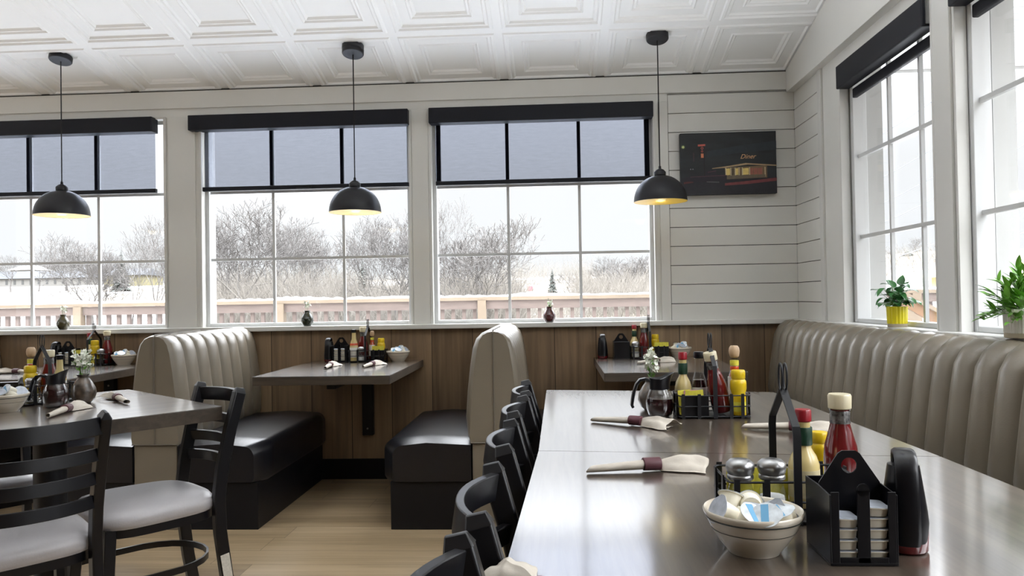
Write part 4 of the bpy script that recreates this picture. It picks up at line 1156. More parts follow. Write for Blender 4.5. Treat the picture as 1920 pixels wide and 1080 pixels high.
nearlab = ['creamer cup lying at the left rim of the near bowl, foil outward', 'creamer cup lying on its side at the back left of the near bowl', 'creamer cup standing up highest in the middle of the near bowl', 'creamer cup lying on its side at the right rim of the near bowl',
           'blue-foiled creamer cup at the front left of the near bowl', 'blue-foiled creamer cup at the front right of the near bowl', 'creamer cup in the middle of the near bowl beneath the others', 'blue-foiled creamer cup at the back right of the near bowl', 'blue-foiled creamer cup at the back left of the near bowl', 'blue-foiled creamer cup low against the right wall of the near bowl']
creamers(.297, 1.172, ZT, nearspec, nearlab, 'creamer cups in the near bowl', {0: cr1, 1: cr2})

jr = jelly_rack(); put(jr, (.436, 1.158, ZT), 0, 'black jelly rack with peaked finger-hole divider at the front of the near condiments', 'jelly rack')
jc = make_jelly(); first_j = True
def jelly_stack(x, y, z0, n, label, group, sc=1):
    global first_j
    for i in range(n):
        if first_j: o = jc; first_j = False
        else: o = copy_tree(jc)
        put(o, (x, y, z0+i*.0158*sc), 0, label % ('bottom', 'second', 'third', 'fourth', 'fifth', 'sixth')[i], 'jelly cup', group)
        o.scale = (1, 1, 1)
        if i == n-1: o.rotation_euler = (.10, .08, .1); o.location.z += .001
jelly_stack(.436-.0215, 1.127, ZT+.0045, 4, '%s jelly cup up the left stack in the near jelly rack', 'jelly cups in the near rack')
jelly_stack(.436+.0215, 1.127, ZT+.0045, 5, '%s jelly cup up the right stack in the near jelly rack', 'jelly cups in the near rack')

# ------------------------------------------------------------------ on the long table, middle group
put(copy_tree(tb), (.420, 2.515, zc), 0, 'red-capped pepper sauce bottle with dark green neck label in the far caddy', 'bottle')
bpy.data.objects['pepper_sauce_bottle.001'].scale.z = 1.0
bc = black_cap(); put(bc, (.474, 2.525, zc), 0, 'clear black-capped bottle with dark sauce low inside, in the far caddy', 'bottle')
put(copy_tree(k0), (.540, 2.487, zc+.007), radians(20), 'ketchup bottle leaning left against the far caddy handle', 'bottle', None, (0, radians(-13)))
wc = woodcap(); put(wc, (.590, 2.525, zc), 0, 'hot sauce bottle with round wooden cap in the far caddy', 'bottle')
m2 = copy_tree(mu); put(m2, (.583, 2.450, zc), 0, 'yellow mustard bottle at the right end of the far caddy', 'bottle'); m2.scale = (1.04, 1.04, 1.04)
pb = packet_box(); put(pb, (.442, 2.448, zc), 0, 'black sachet holder in the left of the far caddy', 'sachet holder')
for i in range(7):
    o = (sy if i < 5 else spk).copy() if i != 5 else spk
    if i != 5: COL.objects.link(o)
    put(o, (.415+.0145*(i % 4) + (.002 if i > 3 else 0), 2.440+.011*(i // 4), zc+.004), rnd.uniform(-.1, .1), ('yellow' if i < 5 else 'pink')+' sweetener sachet in the holder of the far caddy', 'sachet', ('yellow' if i < 5 else 'pink')+' sachets in the far caddy', (rnd.uniform(-.1, .1), rnd.uniform(-.1, .1)))
    o.scale = (1, 1, 1.15)
rv = random.Random(3)
vase(.048, .108, M['glazed'], rv, 'mottled brown vase with tall white blossoms behind the far syrup pitcher', (.331, 2.625, ZT), nb=17, ns=4, fh=.112, sp=.030, size=.0095)
napkin((.122, 2.372), (.345, 2.236), ZT, 'rolled napkin with maroon band left of the syrup pitcher, at the far half', 'rolled napkins on the long table', 2)
napkin((.075, 1.684), (.325, 1.722), ZT, 'rolled napkin with maroon band lying alone at the left, nearer the camera', 'rolled napkins on the long table', 3)
napkin((.548, 2.226), (.79, 2.150), ZT, 'rolled napkin with maroon band behind the near caddy handle', 'rolled napkins on the long table', 7)
napkin((.055, .85), (-.075, 1.06), ZT, 'rolled napkin at the bottom edge, its fanned end over the table edge', 'rolled napkins on the long table', 9)

# ------------------------------------------------------------------ on the square table
ZQ = .7605
put(copy_tree(cad), (-2.030, 2.885, ZQ), radians(56), 'black wire condiment caddy on the square table', 'caddy')
put(copy_tree(k0), (-2.030, 2.925, ZQ+.0075), 0, 'ketchup bottle standing inside the caddy handle on the square table', 'bottle')
m3 = copy_tree(mu); put(m3, (-2.071, 2.874, ZQ+.0075), 0, 'yellow mustard bottle in the caddy on the square table', 'bottle'); m3.scale = (1.02, 1.02, 1.02)
put(copy_tree(wc), (-2.128, 2.958, ZQ), 0, 'hot sauce bottle with wooden cap at the left of the square table caddy', 'bottle')
tw = tall_white(); put(tw, (-1.973, 2.907, ZQ+.0075), 0, 'pale dressing bottle in the caddy on the square table', 'bottle')
put(copy_tree(sh_s), (-2.029, 2.824, ZQ+.0075), 0, 'salt shaker in the square table caddy, behind the syrup pitcher', 'shaker')
put(pitch_full, (-1.887, 2.755, ZQ), radians(10), 'full dark syrup pitcher on the square table beside the vase', 'pitcher')
vase(.046, .112, M['glazed'], random.Random(8), 'mottled brown vase with white blossoms on the square table', (-1.850, 2.868, ZQ), nb=16, ns=5, fh=.10, sp=.045, size=.010)
put(copy_tree(bw), (-1.998, 2.645, ZQ), 0, 'cream bowl of creamer cups cut by the left edge, on the square table', 'bowl')
farspec = [(-.045, .0, .052, 20, 60, 20, 1), (-.015, .010, .066, 80, 20, 12, 1), (.030, .0, .070, 60, -40, 0, 0), (.0, -.035, .050, 30, 10, 20, 1), (.040, -.010, .052, 10, -50, 25, 1), (-.02, .036, .052, -30, 20, 0, 1), (.022, .036, .052, 50, 10, 40, 1), (-.035, -.026, .050, 30, 40, 0, 0), (.005, .0, .038, 5, 5, 0, 1)]
creamers(-1.998, 2.645, ZQ, farspec, 'creamer cup in the bowl on the square table', 'creamer cups in the square table bowl', {0: cr1, 1: cr2}, True)
napkin((-1.722, 2.475), (-1.768, 2.72), ZQ, 'rolled napkin with maroon band in front of the square table pitcher', 'rolled napkins on the square table', 4)
napkin((-1.645, 2.815), (-1.84, 3.015), ZQ, 'rolled napkin lying right of the vase on the square table', 'rolled napkins on the square table', 6)

# ------------------------------------------------------------------ on the booth tables
def X47(px, y=4.7): return at(px, 665, 1, y).x
def booth_set(where, pit=None, jel=None, jel_closed=False, cad_=None, bowl=None, items=(), caddy_label=None, sachets=None):
    z = ZQ
    if pit: put(copy_tree(disp), (X47(pit), 4.71, z), 0, 'narrow black syrup dispenser with its handle forward on the '+where, 'dispenser')
    if jel:
        r = jelly_rack(jel_closed) if jel_closed else copy_tree(jr)
        put(r, (X47(jel), 4.705, z), 0, ('solid black jelly rack' if jel_closed else 'black jelly rack with jelly stacks')+' on the '+where, 'jelly rack')
        if not jel_closed:
            for s, nm in ((-1, 'left'), (1, 'right')): jelly_stack(X47(jel)+s*.0215, 4.674, z+.0045, 5, '%s jelly cup up the '+nm+' stack on the '+where, 'jelly cups on the '+where)
    if cad_: put(copy_tree(cad), (X47(cad_), 4.705, z), 0, 'black wire condiment caddy on the '+where, 'caddy')
    if bowl:
        put(copy_tree(bw), (X47(bowl), 4.695, z), 0, 'cream bowl heaped with creamer cups on the '+where, 'bowl')
        creamers(X47(bowl), 4.695, z, farspec, 'creamer cup in the bowl on the '+where, 'creamer cups in the bowl on the '+where, {0: cr1, 1: cr2}, True)
    for src, px, y, lab, cat, sc_ in items:
        o = copy_tree(src); put(o, (X47(px, y), y, z+.0075), 0, lab+' on the '+where, cat); o.scale = (sc_,)*3
    if sachets:
        o = copy_tree(pb); put(o, (X47(sachets), 4.672, z+.0075), 0, 'black sachet holder in the caddy on the '+where, 'sachet holder')
        for i in range(5):
            o = sy.copy(); COL.objects.link(o); put(o, (X47(sachets)-.024+.012*i, 4.668+.008*(i % 2), z+.012), rnd.uniform(-.1, .1), 'yellow sachet in the holder on the '+where, 'sachet', 'yellow sachets on the '+where, (0, rnd.uniform(-.1, .1)))
            o.scale = (1, 1, 1.3)
booth_set('middle booth table', pit=617, jel=640, cad_=690, bowl=747, sachets=711, items=[
    (tw, 664, 4.675, 'pale dressing bottle with orange label and dark cap', 'bottle', 1.1), (k0, 681, 4.725, 'ketchup bottle', 'bottle', 1),
    (wc, 698, 4.72, 'hot sauce bottle', 'bottle', .85), (sh_s, 677, 4.66, 'salt shaker', 'shaker', .9), (mu, 715, 4.72, 'yellow mustard bottle', 'bottle', 1)])
booth_set('right corner booth table', pit=1130, jel=1165, jel_closed=True, cad_=1217, bowl=1274, sachets=1239, items=[
    (tb, 1190, 4.72, 'red-capped pepper sauce bottle', 'bottle', 1), (sh_s, 1192, 4.665, 'salt shaker', 'shaker', 1), (k0, 1208, 4.71, 'ketchup bottle', 'bottle', 1), (mu, 1229, 4.72, 'yellow mustard bottle', 'bottle', 1)])
booth_set('left booth table', pit=106, jel=127, cad_=176, bowl=233, sachets=158, items=[
    (tb, 168, 4.72, 'red-capped pepper sauce bottle', 'bottle', 1), (mu, 178, 4.67, 'yellow mustard bottle', 'bottle', 1.1), (sh_p, 189, 4.67, 'pepper shaker', 'shaker', 1), (k0, 201, 4.72, 'ketchup bottle', 'bottle', 1)])
napkin((-1.290, 4.18), (-1.315, 4.44), ZQ, 'rolled napkin on the middle booth table, left of the two', 'rolled napkins on the booth tables', 11)
napkin((-1.085, 4.22), (-1.055, 4.46), ZQ, 'rolled napkin on the middle booth table, right of the two', 'rolled napkins on the booth tables', 12)
napkin((.462, 4.27), (.68, 4.42), ZQ, 'rolled napkin on the right corner booth table', 'rolled napkins on the booth tables', 13)
napkin((-2.93, 4.12), (-3.18, 4.16), ZQ, 'rolled napkin at the front of the left booth table', 'rolled napkins on the booth tables', 14)

# ------------------------------------------------------------------ sill vases and plants
SZ = .9875
vase(.0405, .098, M['olive'], random.Random(21), 'small olive glass vase of white flowers on the sill of the left window', (-3.225, 4.79, SZ), nb=7, ns=3, fh=.07, sp=.025, leaf=False)
vase(.0405, .098, M['dgreen'], random.Random(22), 'small dark green vase of white flowers on the sill of the middle window', (-1.592, 4.79, SZ), nb=7, ns=3, fh=.06, sp=.02, leaf=False)
vase(.0405, .098, M['dred'], random.Random(23), 'small dark red vase of white flowers on the sill of the right window', (-.031, 4.79, SZ), nb=7, ns=3, fh=.055, sp=.022)

def ribbed(r, h, n_rib, m_, m_band, t, band, depth=.0015, taper=.94):
    q = MB(); N_ = n_rib*6
    q.grid(lambda u, v: ((r*(taper+(1-taper)*v)+depth*cos(u*2*pi*n_rib))*cos(2*pi*u), (r*(taper+(1-taper)*v)+depth*cos(u*2*pi*n_rib))*sin(2*pi*u), band+(h-band)*v), N_, 6, closeu=True)
    q.lathe([(r*.985, h), (r*.93, h-.001), (r*.92, h*.85)], 48)
    q.build('pot_body', m_, t, smooth=60)
    MB().lathe([(0, 0), (r*taper*.97, 0), (r*taper, .002), (r*taper, band+.0005), (0, band+.0005)], 48).build('clay_base', m_band, t, smooth=40)
    MB().lathe([(r*.92, h*.84), (r*.5, h*.87), (0, h*.88)], 24).build('soil', M['soil'], t)
def leaf_mesh(mb, base, d_, length, width, droop, nrm=None, nseg=6, fold=.25, tipw=.75):
    """one leaf: a bent blade folded along its midrib"""
    d_ = Vector(d_).normalized(); side = d_.cross(Vector((0, 0, 1)))
    side = side.normalized() if side.length > 1e-3 else Vector((1, 0, 0))
    vs = []; p = Vector(base); dirv = d_.copy()
    for i in range(nseg+1):
        s = i/nseg; w = width*.5*(sin(pi*min(s**tipw, 1))**.8 if 0 < s < 1 else 0.02)
        up = side.cross(dirv).normalized()
        vs += [p-side*w+up*w*fold, p, p+side*w+up*w*fold]
        dirv = (dirv+Vector((0, 0, -droop/nseg))).normalized(); p = p+dirv*(length/nseg)
    fs = []
    for i in range(nseg):
        a = i*3; fs += [(a, a+1, a+4, a+3), (a+1, a+2, a+5, a+4)]
    mb.add(vs, fs)
PX1 = at(1680, 611, 2, SZ)
t = empty('potted_plant', (1.512, 3.42, SZ), 0, 'broad-leaved green plant in a yellow ribbed pot on the right window sill', 'plant')
ribbed(.042, .090, 18, M['yellowpot'], M['tan'], t, .014)
rp = random.Random(4); lf = MB(); st = MB()
for i in range(58):
    a = rp.uniform(0, 2*pi); el = rp.uniform(.10, 1.45); ln = rp.uniform(.035, .105)
    d_ = Vector((cos(a)*cos(el), sin(a)*cos(el), sin(el)))
    if d_.x > .3: d_.x *= .45
    b0 = Vector((rp.uniform(-.012, .012), rp.uniform(-.012, .012), .078)); tip = b0+d_*ln+Vector((0, 0, .012))
    st.tube([b0, b0.lerp(tip, .5)+Vector((0, 0, .008)), tip], .0011, 5)
    dl = Vector((d_.x, d_.y, rp.uniform(-.35, .5))); leaf_mesh(lf, tip, dl, rp.uniform(.042, .062), rp.uniform(.030, .042), rp.uniform(.4, 1.1), fold=.3, tipw=.62)
st.build('stems', M['stem'], t, smooth=60); lf.build('foliage', M['leaf1'], t, smooth=60)
t = empty('potted_plant', (1.508, 2.50, SZ), 0, 'narrow-leaved green plant in a white ribbed pot at the right edge', 'plant')
ribbed(.064, .092, 44, M['whitepot'], M['tan'], t, .016, depth=.0010, taper=.97)
rp = random.Random(9); lf = MB(); st = MB()
for i in range(48):
    a = rp.uniform(0, 2*pi); el = rp.uniform(.15, 1.45); ln = rp.uniform(.07, .150)
    d_ = Vector((cos(a)*cos(el), sin(a)*cos(el), sin(el)))
    if d_.x > .3: d_.x *= .4
    b0 = Vector((rp.uniform(-.03, .03), rp.uniform(-.03, .03), .078)); pts = [b0+d_*ln*s+Vector((0, 0, -.02*s*s*cos(el)*2)) for s in (0, .33, .66, 1)]
    st.tube(pts, .0012, 5)
    for s in (.35, .5, .65, .8, .92, 1.0):
        b = b0+d_*ln*s+Vector((0, 0, -.04*s*s*cos(el))); q = Vector((rp.uniform(-1, 1), rp.uniform(-1, 1), rp.uniform(-.3, .8)))*.9
        leaf_mesh(lf, b, d_*.9+q*.75, rp.uniform(.040, .066), rp.uniform(.014, .019), rp.uniform(.2, .8), fold=.35, tipw=.8, nseg=5)
st.build('stems', M['stem'], t, smooth=60); lf.build('foliage', M['leaf2'], t, smooth=60)

# ------------------------------------------------------------------ outside: ground
def gz(x, y):
    r = y
    z = -1.0 if r < 14 else -1.0+.0445*(min(r, 190)-14)
    z += .9*math.exp(-((x+20)**2/500+(y-48)**2/300))*0
    z += 3.6*math.exp(-((x-44)**2/900+(y-78)**2/700))
    z += .10*sin(x*.31+y*.17)+.07*sin(x*.83-y*.41)
    return z
ys = [D+.2, 6, 8, 10, 12, 14, 17, 20, 24, 28, 33, 38, 44, 50, 58, 66, 75, 85, 97, 110, 125, 145, 170, 200, 260]
q = MB(); xs_ = [-260+13*i for i in range(41)]
vs = [(x, y, gz(x, y)) for x in xs_ for y in ys]; n = len(ys)
q.add(vs, [(i*n+j, (i+1)*n+j, (i+1)*n+j+1, i*n+j+1) for i in range(len(xs_)-1) for j in range(n-1)])
struct(q.build('ground', M['snow'], smooth=80))
q = MB(); q.add([(-260, -120, -.35), (XL-.2, -120, -.35), (XL-.2, D+.2, -.35), (-260, D+.2, -.35)], [(0, 1, 2, 3)])
q.add([(XR+.20, -120, -.35), (260, -120, -.35), (260, D+.2, -.35), (XR+.20, D+.2, -.35)], [(0, 1, 2, 3)]); q.add([(XL-.2, -120, -.35), (XR+.20, -120, -.35), (XR+.20, YB-.2, -.35), (XL-.2, YB-.2, -.35)], [(0, 1, 2, 3)])
struct(q.build('ground_beside', M['snow'], smooth=0))
# snowy deck along the building
struct(MB().box(-9, 5.2, D+.21, 8.35, -.05, .08).build('deck', M['snowcap'], smooth=0))

# deck railing
RY = 8.2
t = empty('deck_railing', (0, RY, 0), 0, 'snow-topped cedar deck railing running behind the back windows', 'railing')
xe = 4.05
MB().box(-8.4, xe, -.07, .07, 1.128, 1.165).build('cap_board', M['deckwood2'], t, smooth=0)
q = MB(); rs = random.Random(2); nn = 240
hts = [.012+.018*rs.random()+.012*max(0, sin(i*.13)+sin(i*.37)*.6) for i in range(nn+1)]
vs = []
for i in range(nn+1):
    x = -8.4+(xe+8.4)*i/nn; h_ = hts[i]
    vs += [(x, -.066, 1.1655), (x, -.055, 1.1655+h_*.8), (x, 0, 1.1655+h_), (x, .055, 1.1655+h_*.8), (x, .066, 1.1655)]
q.add(vs, [(i*5+j, (i+1)*5+j, (i+1)*5+(j+1) % 5, i*5+(j+1) % 5) for i in range(nn) for j in range(5)]); q.build('snow_layer', M['snowcap'], t, smooth=60)
MB().box(-8.4, xe, -.045, -.008, 1.035, 1.127).build('top_rail', M['deckwood'], t, smooth=0)
MB().box(-8.4, xe, -.045, -.008, .20, .29).build('bottom_rail', M['deckwood'], t, smooth=0)
bal = MB().box(-.019, .019, -.007, .031, .20, 1.10).build('baluster', M['deckwood'], t, smooth=0)
posts = [-7.6, -5.31, -3.01, -.78, 1.5, 3.8]
x = -8.3; bi = 0
while x < xe-.05:
    if min(abs(x-p) for p in posts) > .075:
        if bi == 0: bal.location.x = x
        else:
            o = bal.copy(); COL.objects.link(o); o.location.x = x
            if bi % 3 == 1: o.data = bal.data
        bi += 1
    x += .118
for i, p in enumerate(posts):
    MB().box(p-.045, p+.045, -.08, .01, .08, 1.128).build('post', M['deckwood2'], t, smooth=0)
# ramp handrail and end panel seen through the right window
t = empty('deck_gate_panel', (4.35, 8.2, 0), 0, 'brown board panel with pale frame at the end of the deck', 'fence panel')
MB().box(-.20, .30, -.02, .02, .08, 1.23).build('panel_boards', M['deckbrown'], t, smooth=0)
q = MB(); q.box(-.25, -.20, -.05, .05, .08, 1.28); q.box(-.20, .35, -.05, .05, 1.23, 1.28); q.box(.30, .35, -.05, .05, .08, 1.23); q.build('panel_frame', M['deckwood2'], t, smooth=0)
t = empty('ramp_handrail', (0, 0, 0), 0, 'sloping cedar ramp handrail below the yellow plant pot', 'railing')
q = MB(); q.bar((3.30, 7.3, 1.06), (3.98, 7.3, .66), .05, .11); q.build('rail_board', M['deckbrown'], t, smooth=0)
q = MB(); q.bar((3.27, 7.3, 1.135), (3.98, 7.3, .735), .10, .035); q.build('rail_cap', M['deckwood2'], t, smooth=0)
for x, z in ((3.34, .98), (3.94, .62)): MB().box(x-.04, x+.04, 7.28, 7.36, .08, z).build('post', M['deckwood2'], t, smooth=0)

# porch soffit to the right
q = MB(); yy = 2.2
while yy < 5.1:
    q.box(XR+.21, 4.0, yy, yy+.094, 2.62, 2.66); yy += .098
struct(q.build('trim_14', M['siding'], smooth=0))
struct(MB().box(XR+.21, 4.1, 5.14, 5.18, 2.60, 2.80).build('trim_15', M['siding'], smooth=0))
struct(MB().box(XR+.21, 4.1, 2.2, 5.16, 2.67, 2.80).build('porch_roof', M['siding'], smooth=0))

# power lines
def wires():
    for i, (a, b) in enumerate((((1500, 330), (1960, 25)), ((1500, 400), (1960, 130)), ((1500, 440), (1960, 195)), ((1500, 470), (1960, 245)), ((1500, 520), (1960, 360)), ((1400, 560), (1960, 420)))):
        p, q_ = at(a[0], a[1], 1, 34), at(b[0], b[1], 1, 24); d_ = q_-p
        pts = [p+d_*s+Vector((0, 0, -.5*4*s*(1-s))) for s in [k/10 for k in range(-3, 16)]]
        tag(MB().tube(pts, .012, 5).build('power_line', M['wire'], None, smooth=60), 'thin power line crossing the sky outside the right windows, number %s from the top' % ('one', 'two', 'three', 'four', 'five', 'six')[i], 'power line', 'power lines outside the right windows')
wires()

# ------------------------------------------------------------------ trees
def tree_mesh(name, seed, H, levels=6, spread=34, r0=.11, kids=3, trunk=.22, rmin=.010, mat_=None, up=.28):
    rd = random.Random(seed); q = MB()
    def seg(p, d_, r1, r2, l, n):
        e_ = p+d_*l; u = d_.orthogonal().normalized(); w = d_.cross(u); k = 4 if r1 > .03 else 3
        b = len(q.v); q.v += [tuple(p+(u*cos(2*pi*i/k)+w*sin(2*pi*i/k))*r1) for i in range(k)]+[tuple(e_+(u*cos(2*pi*i/k)+w*sin(2*pi*i/k))*r2) for i in range(k)]
        fs = [(b+i, b+(i+1) % k, b+k+(i+1) % k, b+k+i) for i in range(k)]; q.f += fs; q.mi += [0]*len(fs)
        return e_
    def grow(p, d_, l, r, lv):
        n = 3 if lv > 2 else 2
        for i in range(n):
            r2 = max(r*.86, rmin)
            d_ = (d_+Vector((rd.gauss(0, .10), rd.gauss(0, .10), rd.gauss(.03, .06)))).normalized()
            p = seg(p, d_, r, r2, l/n, lv); r = r2
            if lv < levels and i < n-1 and rd.random() < .75 and lv > 0:
                ax = d_.orthogonal().normalized(); ax.rotate(Matrix.Rotation(rd.uniform(0, 2*pi), 3, d_))
                nd = d_.copy(); nd.rotate(Matrix.Rotation(radians(rd.uniform(spread*.8, spread*1.5)), 3, ax)); nd = (nd+Vector((0, 0, up*.5))).normalized()
                grow(p, nd, l*rd.uniform(.55, .75), max(r*.55, rmin), lv-2 if lv > 2 else lv-1)
        if lv <= 0: return
        k = kids if rd.random() < .6 else kids-1
        a0 = rd.uniform(0, 2*pi)
        for i in range(k):
            ax = d_.orthogonal().normalized(); ax.rotate(Matrix.Rotation(a0+2*pi*i/k+rd.uniform(-.4, .4), 3, d_))
            nd = d_.copy(); nd.rotate(Matrix.Rotation(radians(rd.uniform(spread*.5, spread*1.15)), 3, ax)); nd = (nd+Vector((0, 0, up))).normalized()
            grow(p, nd, l*rd.uniform(.62, .86), max(r*.66, rmin), lv-1)
    grow(Vector((0, 0, -.3)), Vector((rd.uniform(-.08, .08), rd.uniform(-.08, .08), 1)).normalized(), H*trunk, r0, levels)
    zmax = max(v[2] for v in q.v); k = H/zmax; q.v = [(x*k, y*k, z*k) for x, y, z in q.v]
    me = bpy.data.meshes.new(name); me.from_pydata(q.v, [], q.f); me.materials.append(mat_ or M['bark']); me.update(); return me
TM = [tree_mesh('bare_tree', 11, 8.0, levels=6, rmin=.007), tree_mesh('bare_tree', 12, 8.0, levels=7, spread=42, rmin=.007, trunk=.16), tree_mesh('bare_tree', 13, 8.0, levels=6, spread=28, rmin=.007, trunk=.25, r0=.09), tree_mesh('bare_tree', 17, 8.0, levels=5, spread=38, r0=.08, rmin=.008, trunk=.14)]
def tree(px, ybase_px, ytop_px, Y, k, rz, label, w=1.0):
    g = at(px, ybase_px, 1, Y); x = g.x; zb = gz(x, Y); top = at(px, ytop_px, 1, Y).z; H = top-zb
    o = bpy.data.objects.new('bare_tree', TM[k]); COL.objects.link(o)
    o.location = (x, Y, zb); o.scale = (H/8*w, H/8*w, H/8); o.rotation_euler.z = rz
    tag(o, label, 'tree', 'bare trees beyond the deck')
trees = [
 (455, 560, 378, 34, 1, .3, 'large bare tree filling the left of the middle window', 1.35),
 (415, 560, 400, 37, 0, 1.9, 'bare tree at the left edge of the middle window', 1.3),
 (505, 560, 396, 40, 2, 2.2, 'bare tree just right of the first muntin of the middle window', 1.4),
 (548, 560, 412, 44, 1, 4.0, 'bare tree in the middle pane column of the middle window', 1.2),
 (590, 560, 425, 48, 0, 5.0, 'bare tree left of the middle pendant lamp in the middle window', 1.2),
 (628, 560, 432, 50, 3, .7, 'bare tree directly below the middle pendant lamp', 1.2),
 (692, 560, 412, 36, 0, 2.9, 'slender bare tree right of the middle pendant lamp', .9),
 (742, 560, 392, 33, 1, 3.6, 'bare tree at the right end of the middle window', 1.0),
 (770, 560, 378, 36, 2, 1.1, 'bare tree half behind the pier of the middle window', 1.2),
 (835, 560, 365, 30, 2, .2, 'tall bare tree at the left edge of the right back window', .9),
 (905, 558, 398, 30, 1, 1.2, 'wide bare tree behind the first muntin of the right back window', 1.15),
 (868, 558, 440, 34, 3, 5.2, 'bare tree between the two larger ones in the right back window', 1.4),
 (1140, 556, 478, 46, 0, 2.5, 'rounded bare tree in the right pane column of the right back window', 1.4),
 (1195, 556, 470, 48, 1, .9, 'rounded bare tree at the right end of the right back window', 1.5),
 (1168, 556, 480, 44, 3, 3.3, 'low bare tree between the two rounded ones at the right back window', 1.5),
 (1060, 556, 510, 44, 3, 2.3, 'low bare shrub tree beside the small spruce', 1.6),
 (172, 565, 432, 32, 1, 4.4, 'wide bare tree in the middle pane column of the left window', 1.1),
 (290, 565, 402, 28, 0, .6, 'tall bare tree at the right end of the left window', 1.05),
 (245, 566, 432, 34, 2, 2.0, 'slender bare tree right of the left pendant lamp', 1.0),
 (72, 540, 458, 120, 2, 2.0, 'small distant bare tree left of the first muntin of the left window', 1.4),
 (20, 540, 476, 120, 0, 2.8, 'small distant bare tree at the left edge of the photo', 1.5),
 (125, 540, 470, 120, 1, 1.0, 'small distant bare tree behind the long low building', 1.6),
 (1712, 500, 442, 66, 2, 1.0, 'bare tree on the hill seen through the right wall window', 1.3),
 (1672, 500, 470, 70, 0, 2.0, 'faint bare tree left on the hill seen through the right wall window', 1.3),
]
for a in trees: tree(*a)
# spruces
def spruce(px, ytop_px, Y, wpx, label, seed):
    x = at(px, 540, 1, Y).x; zb = gz(x, Y); H = at(px, ytop_px, 1, Y).z-zb; R0 = wpx/F_PX*Y/2; rd = random.Random(seed)
    t = empty('spruce_tree', (x, Y, zb), 0, label, 'tree')
    q = MB(); nl = 26
    for i in range(nl):
        s = i/nl; z = H*(.08+.90*s); r = R0*(1-s)**.8
        for k in range(int(16-8*s)):
            a = rd.uniform(0, 2*pi); rr_ = r*rd.uniform(.65, 1.1); w_ = rr_*.35
            c = Vector((0, 0, z+rd.uniform(-.1, .1))); tip = Vector((rr_*cos(a), rr_*sin(a), z-rr_*.30)); sd = Vector((-sin(a), cos(a), 0))*w_
            md = c.lerp(tip, .6); q.add([c, md+sd, tip, md-sd, md+Vector((0, 0, -rr_*.16))], [(0, 1, 2), (0, 2, 3), (0, 4, 1), (4, 2, 1), (0, 3, 4), (4, 3, 2)])
    q.build('needles', M['spruce'], t, smooth=0); MB().tube([(0, 0, -.2), (0, 0, H*.97)], [R0*.08, .01], 6).build('trunk', M['bark'], t)
spruce(680, 487, 40, 62, 'frosted grey-green spruce low in the right of the middle window', 1)
spruce(1036, 503, 60, 26, 'small narrow spruce in the middle column of the right back window', 2)
spruce(228, 466, 110, 44, 'round dark evergreen beyond the yellow house in the left window', 3)
spruce(1703, 470, 72, 40, 'dark evergreen on the hill seen through the right wall window', 4)

# thickets of twigs
def thicket(name, spans, seed, label):
    rd = random.Random(seed); q = MB()
    for (pxa, pxb, Ya, Yb, H, n) in spans:
        for i in range(n):
            Y = rd.uniform(Ya, Yb); px = rd.uniform(pxa, pxb); x = at(px, 560, 1, Y).x; z = gz(x, Y)
            h = H*rd.uniform(.35, 1.0); p = Vector((x, Y, z-.1)); r = rd.uniform(.006, .012)
            lean = Vector((rd.gauss(0, .35), rd.gauss(0, .3), 1)).normalized()
            p1 = p+lean*h*.5; p2 = p1+(lean+Vector((rd.gauss(0, .35), rd.gauss(0, .2), 0))).normalized()*h*.5
            p3 = p1+(lean+Vector((rd.gauss(0, .7), rd.gauss(0, .2), 0))).normalized()*h*.35
            for a, b, ra, rb in ((p, p1, r, r*.8), (p1, p2, r*.8, r*.5), (p1, p3, r*.7, r*.4)):
                q.tube([a, b], [ra, rb], 3)
    return tag(q.build(name, M['brush'], None, smooth=0), label, 'brush', None, 'stuff')
thicket('brush_thicket', [(380, 660, 30, 60, 3.3, 5200), (640, 790, 30, 55, 2.9, 2600)], 1, 'dense dry brush along the deck behind the middle window')
thicket('brush_thicket', [(815, 975, 28, 45, 3.2, 3200), (1080, 1230, 36, 60, 2.8, 3000), (955, 1085, 30, 50, 1.5, 900), (940, 1110, 90, 120, 4.2, 900)], 2, 'dry brush beyond the deck behind the right back window')
thicket('brush_thicket', [(-20, 310, 16, 45, .9, 1500), (1640, 1765, 58, 72, 1.6, 500)], 3, 'sparse dry weeds in the snow behind the left window')

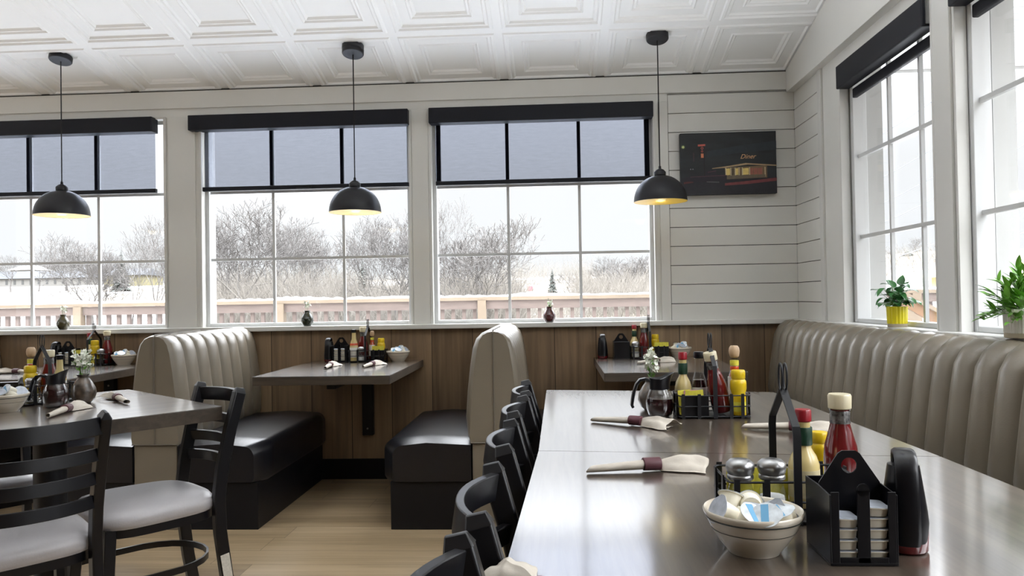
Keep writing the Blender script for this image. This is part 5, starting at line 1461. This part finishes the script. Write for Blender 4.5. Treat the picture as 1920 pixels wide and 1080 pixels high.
# buildings
def far_building(px0, px1, Y, ybase, yeave, ytop, label, wall, roof_m, nwin, cat='building'):
    a, b = at(px0, ybase, 1, Y), at(px1, ybase, 1, Y); ze = at((px0+px1)/2, yeave, 1, Y).z; zt = at((px0+px1)/2, ytop, 1, Y).z; zb = min(a.z-1, b.z-1, gz((a.x+b.x)/2, Y)-.3)
    t = empty('far_building', ((a.x+b.x)/2, Y, zb), 0, label, cat); w = (b.x-a.x)/2; dp = 8
    MB().box(-w, w, 0, dp, 0, ze-zb).build('walls', wall, t, smooth=0)
    q = MB(); ov = .6; h = ze-zb; H_ = zt-zb
    q.add([(-w-ov, -ov, h), (w+ov, -ov, h), (w*.96, dp/2, H_), (-w*.96, dp/2, H_), (-w-ov, dp+ov, h), (w+ov, dp+ov, h)], [(0, 1, 2, 3), (3, 2, 5, 4), (0, 3, 4), (1, 5, 2), (0, 4, 5, 1)])
    q.build('roof', roof_m, t, smooth=0)
    for i in range(nwin):
        x = -w+2*w*(i+.5)/nwin; hh = (ze-zb)-1.0
        MB().box(x-w/nwin*.28, x+w/nwin*.28, -.05, .02, 1.0+hh*.2, 1.0+hh*.8).build('window', M['farwin'], t, smooth=0)
    return t
far_building(-160, 172, 175, 534, 523, 508, 'long low pale building with a grey roof far behind the left window', M['farwall'], M['farroof'], 22)
far_building(196, 268, 150, 531, 516, 502, 'pale yellow house with a grey roof far behind the left window', M['faryellow'], M['farroof'], 1)
far_building(20, 58, 210, 512, 506, 498, 'snow-roofed house above the long low building', M['farwall'], M['snowcap'], 3)
far_building(962, 1022, 140, 538, 526, 521, 'low flat pale building seen beyond the deck, left of the small spruce', M['farwall'], M['snowcap'], 5)
far_building(1024, 1052, 90, 545, 541, 536, 'small snow-roofed shed below the small spruce', M['farwall'], M['snowcap'], 1)
far_building(150, 205, 200, 512, 505, 497, 'small grey-roofed house behind the bare tree in the left window', M['farwall'], M['farroof'], 2)
t = far_building(1893, 2010, 40, 530, 512, 470, 'tan-sided building seen at the right edge above the plant', M['tanroof'], M['tanroof'], 0)
# road signs seen as small red and blue marks
for px, c, lab in ((993, (190, 90, 100), 'small red roadside sign beyond the deck'), (969, (120, 130, 190), 'small blue roadside sign beyond the deck')):
    a = at(px, 541, 1, 70); t = empty('roadside_sign', (a.x, 70, gz(a.x, 70)), 0, lab, 'sign'); h = a.z-gz(a.x, 70)
    m_ = mat('sign_paint', hexc(*c), .6); MB().box(-.28, .28, -.03, .03, h-.22, h+.22).build('sign_board', m_, t, smooth=0)
    MB().box(-.04, .04, -.02, .02, -.2, h-.2).build('post', M['metal_dull'], t, smooth=0)
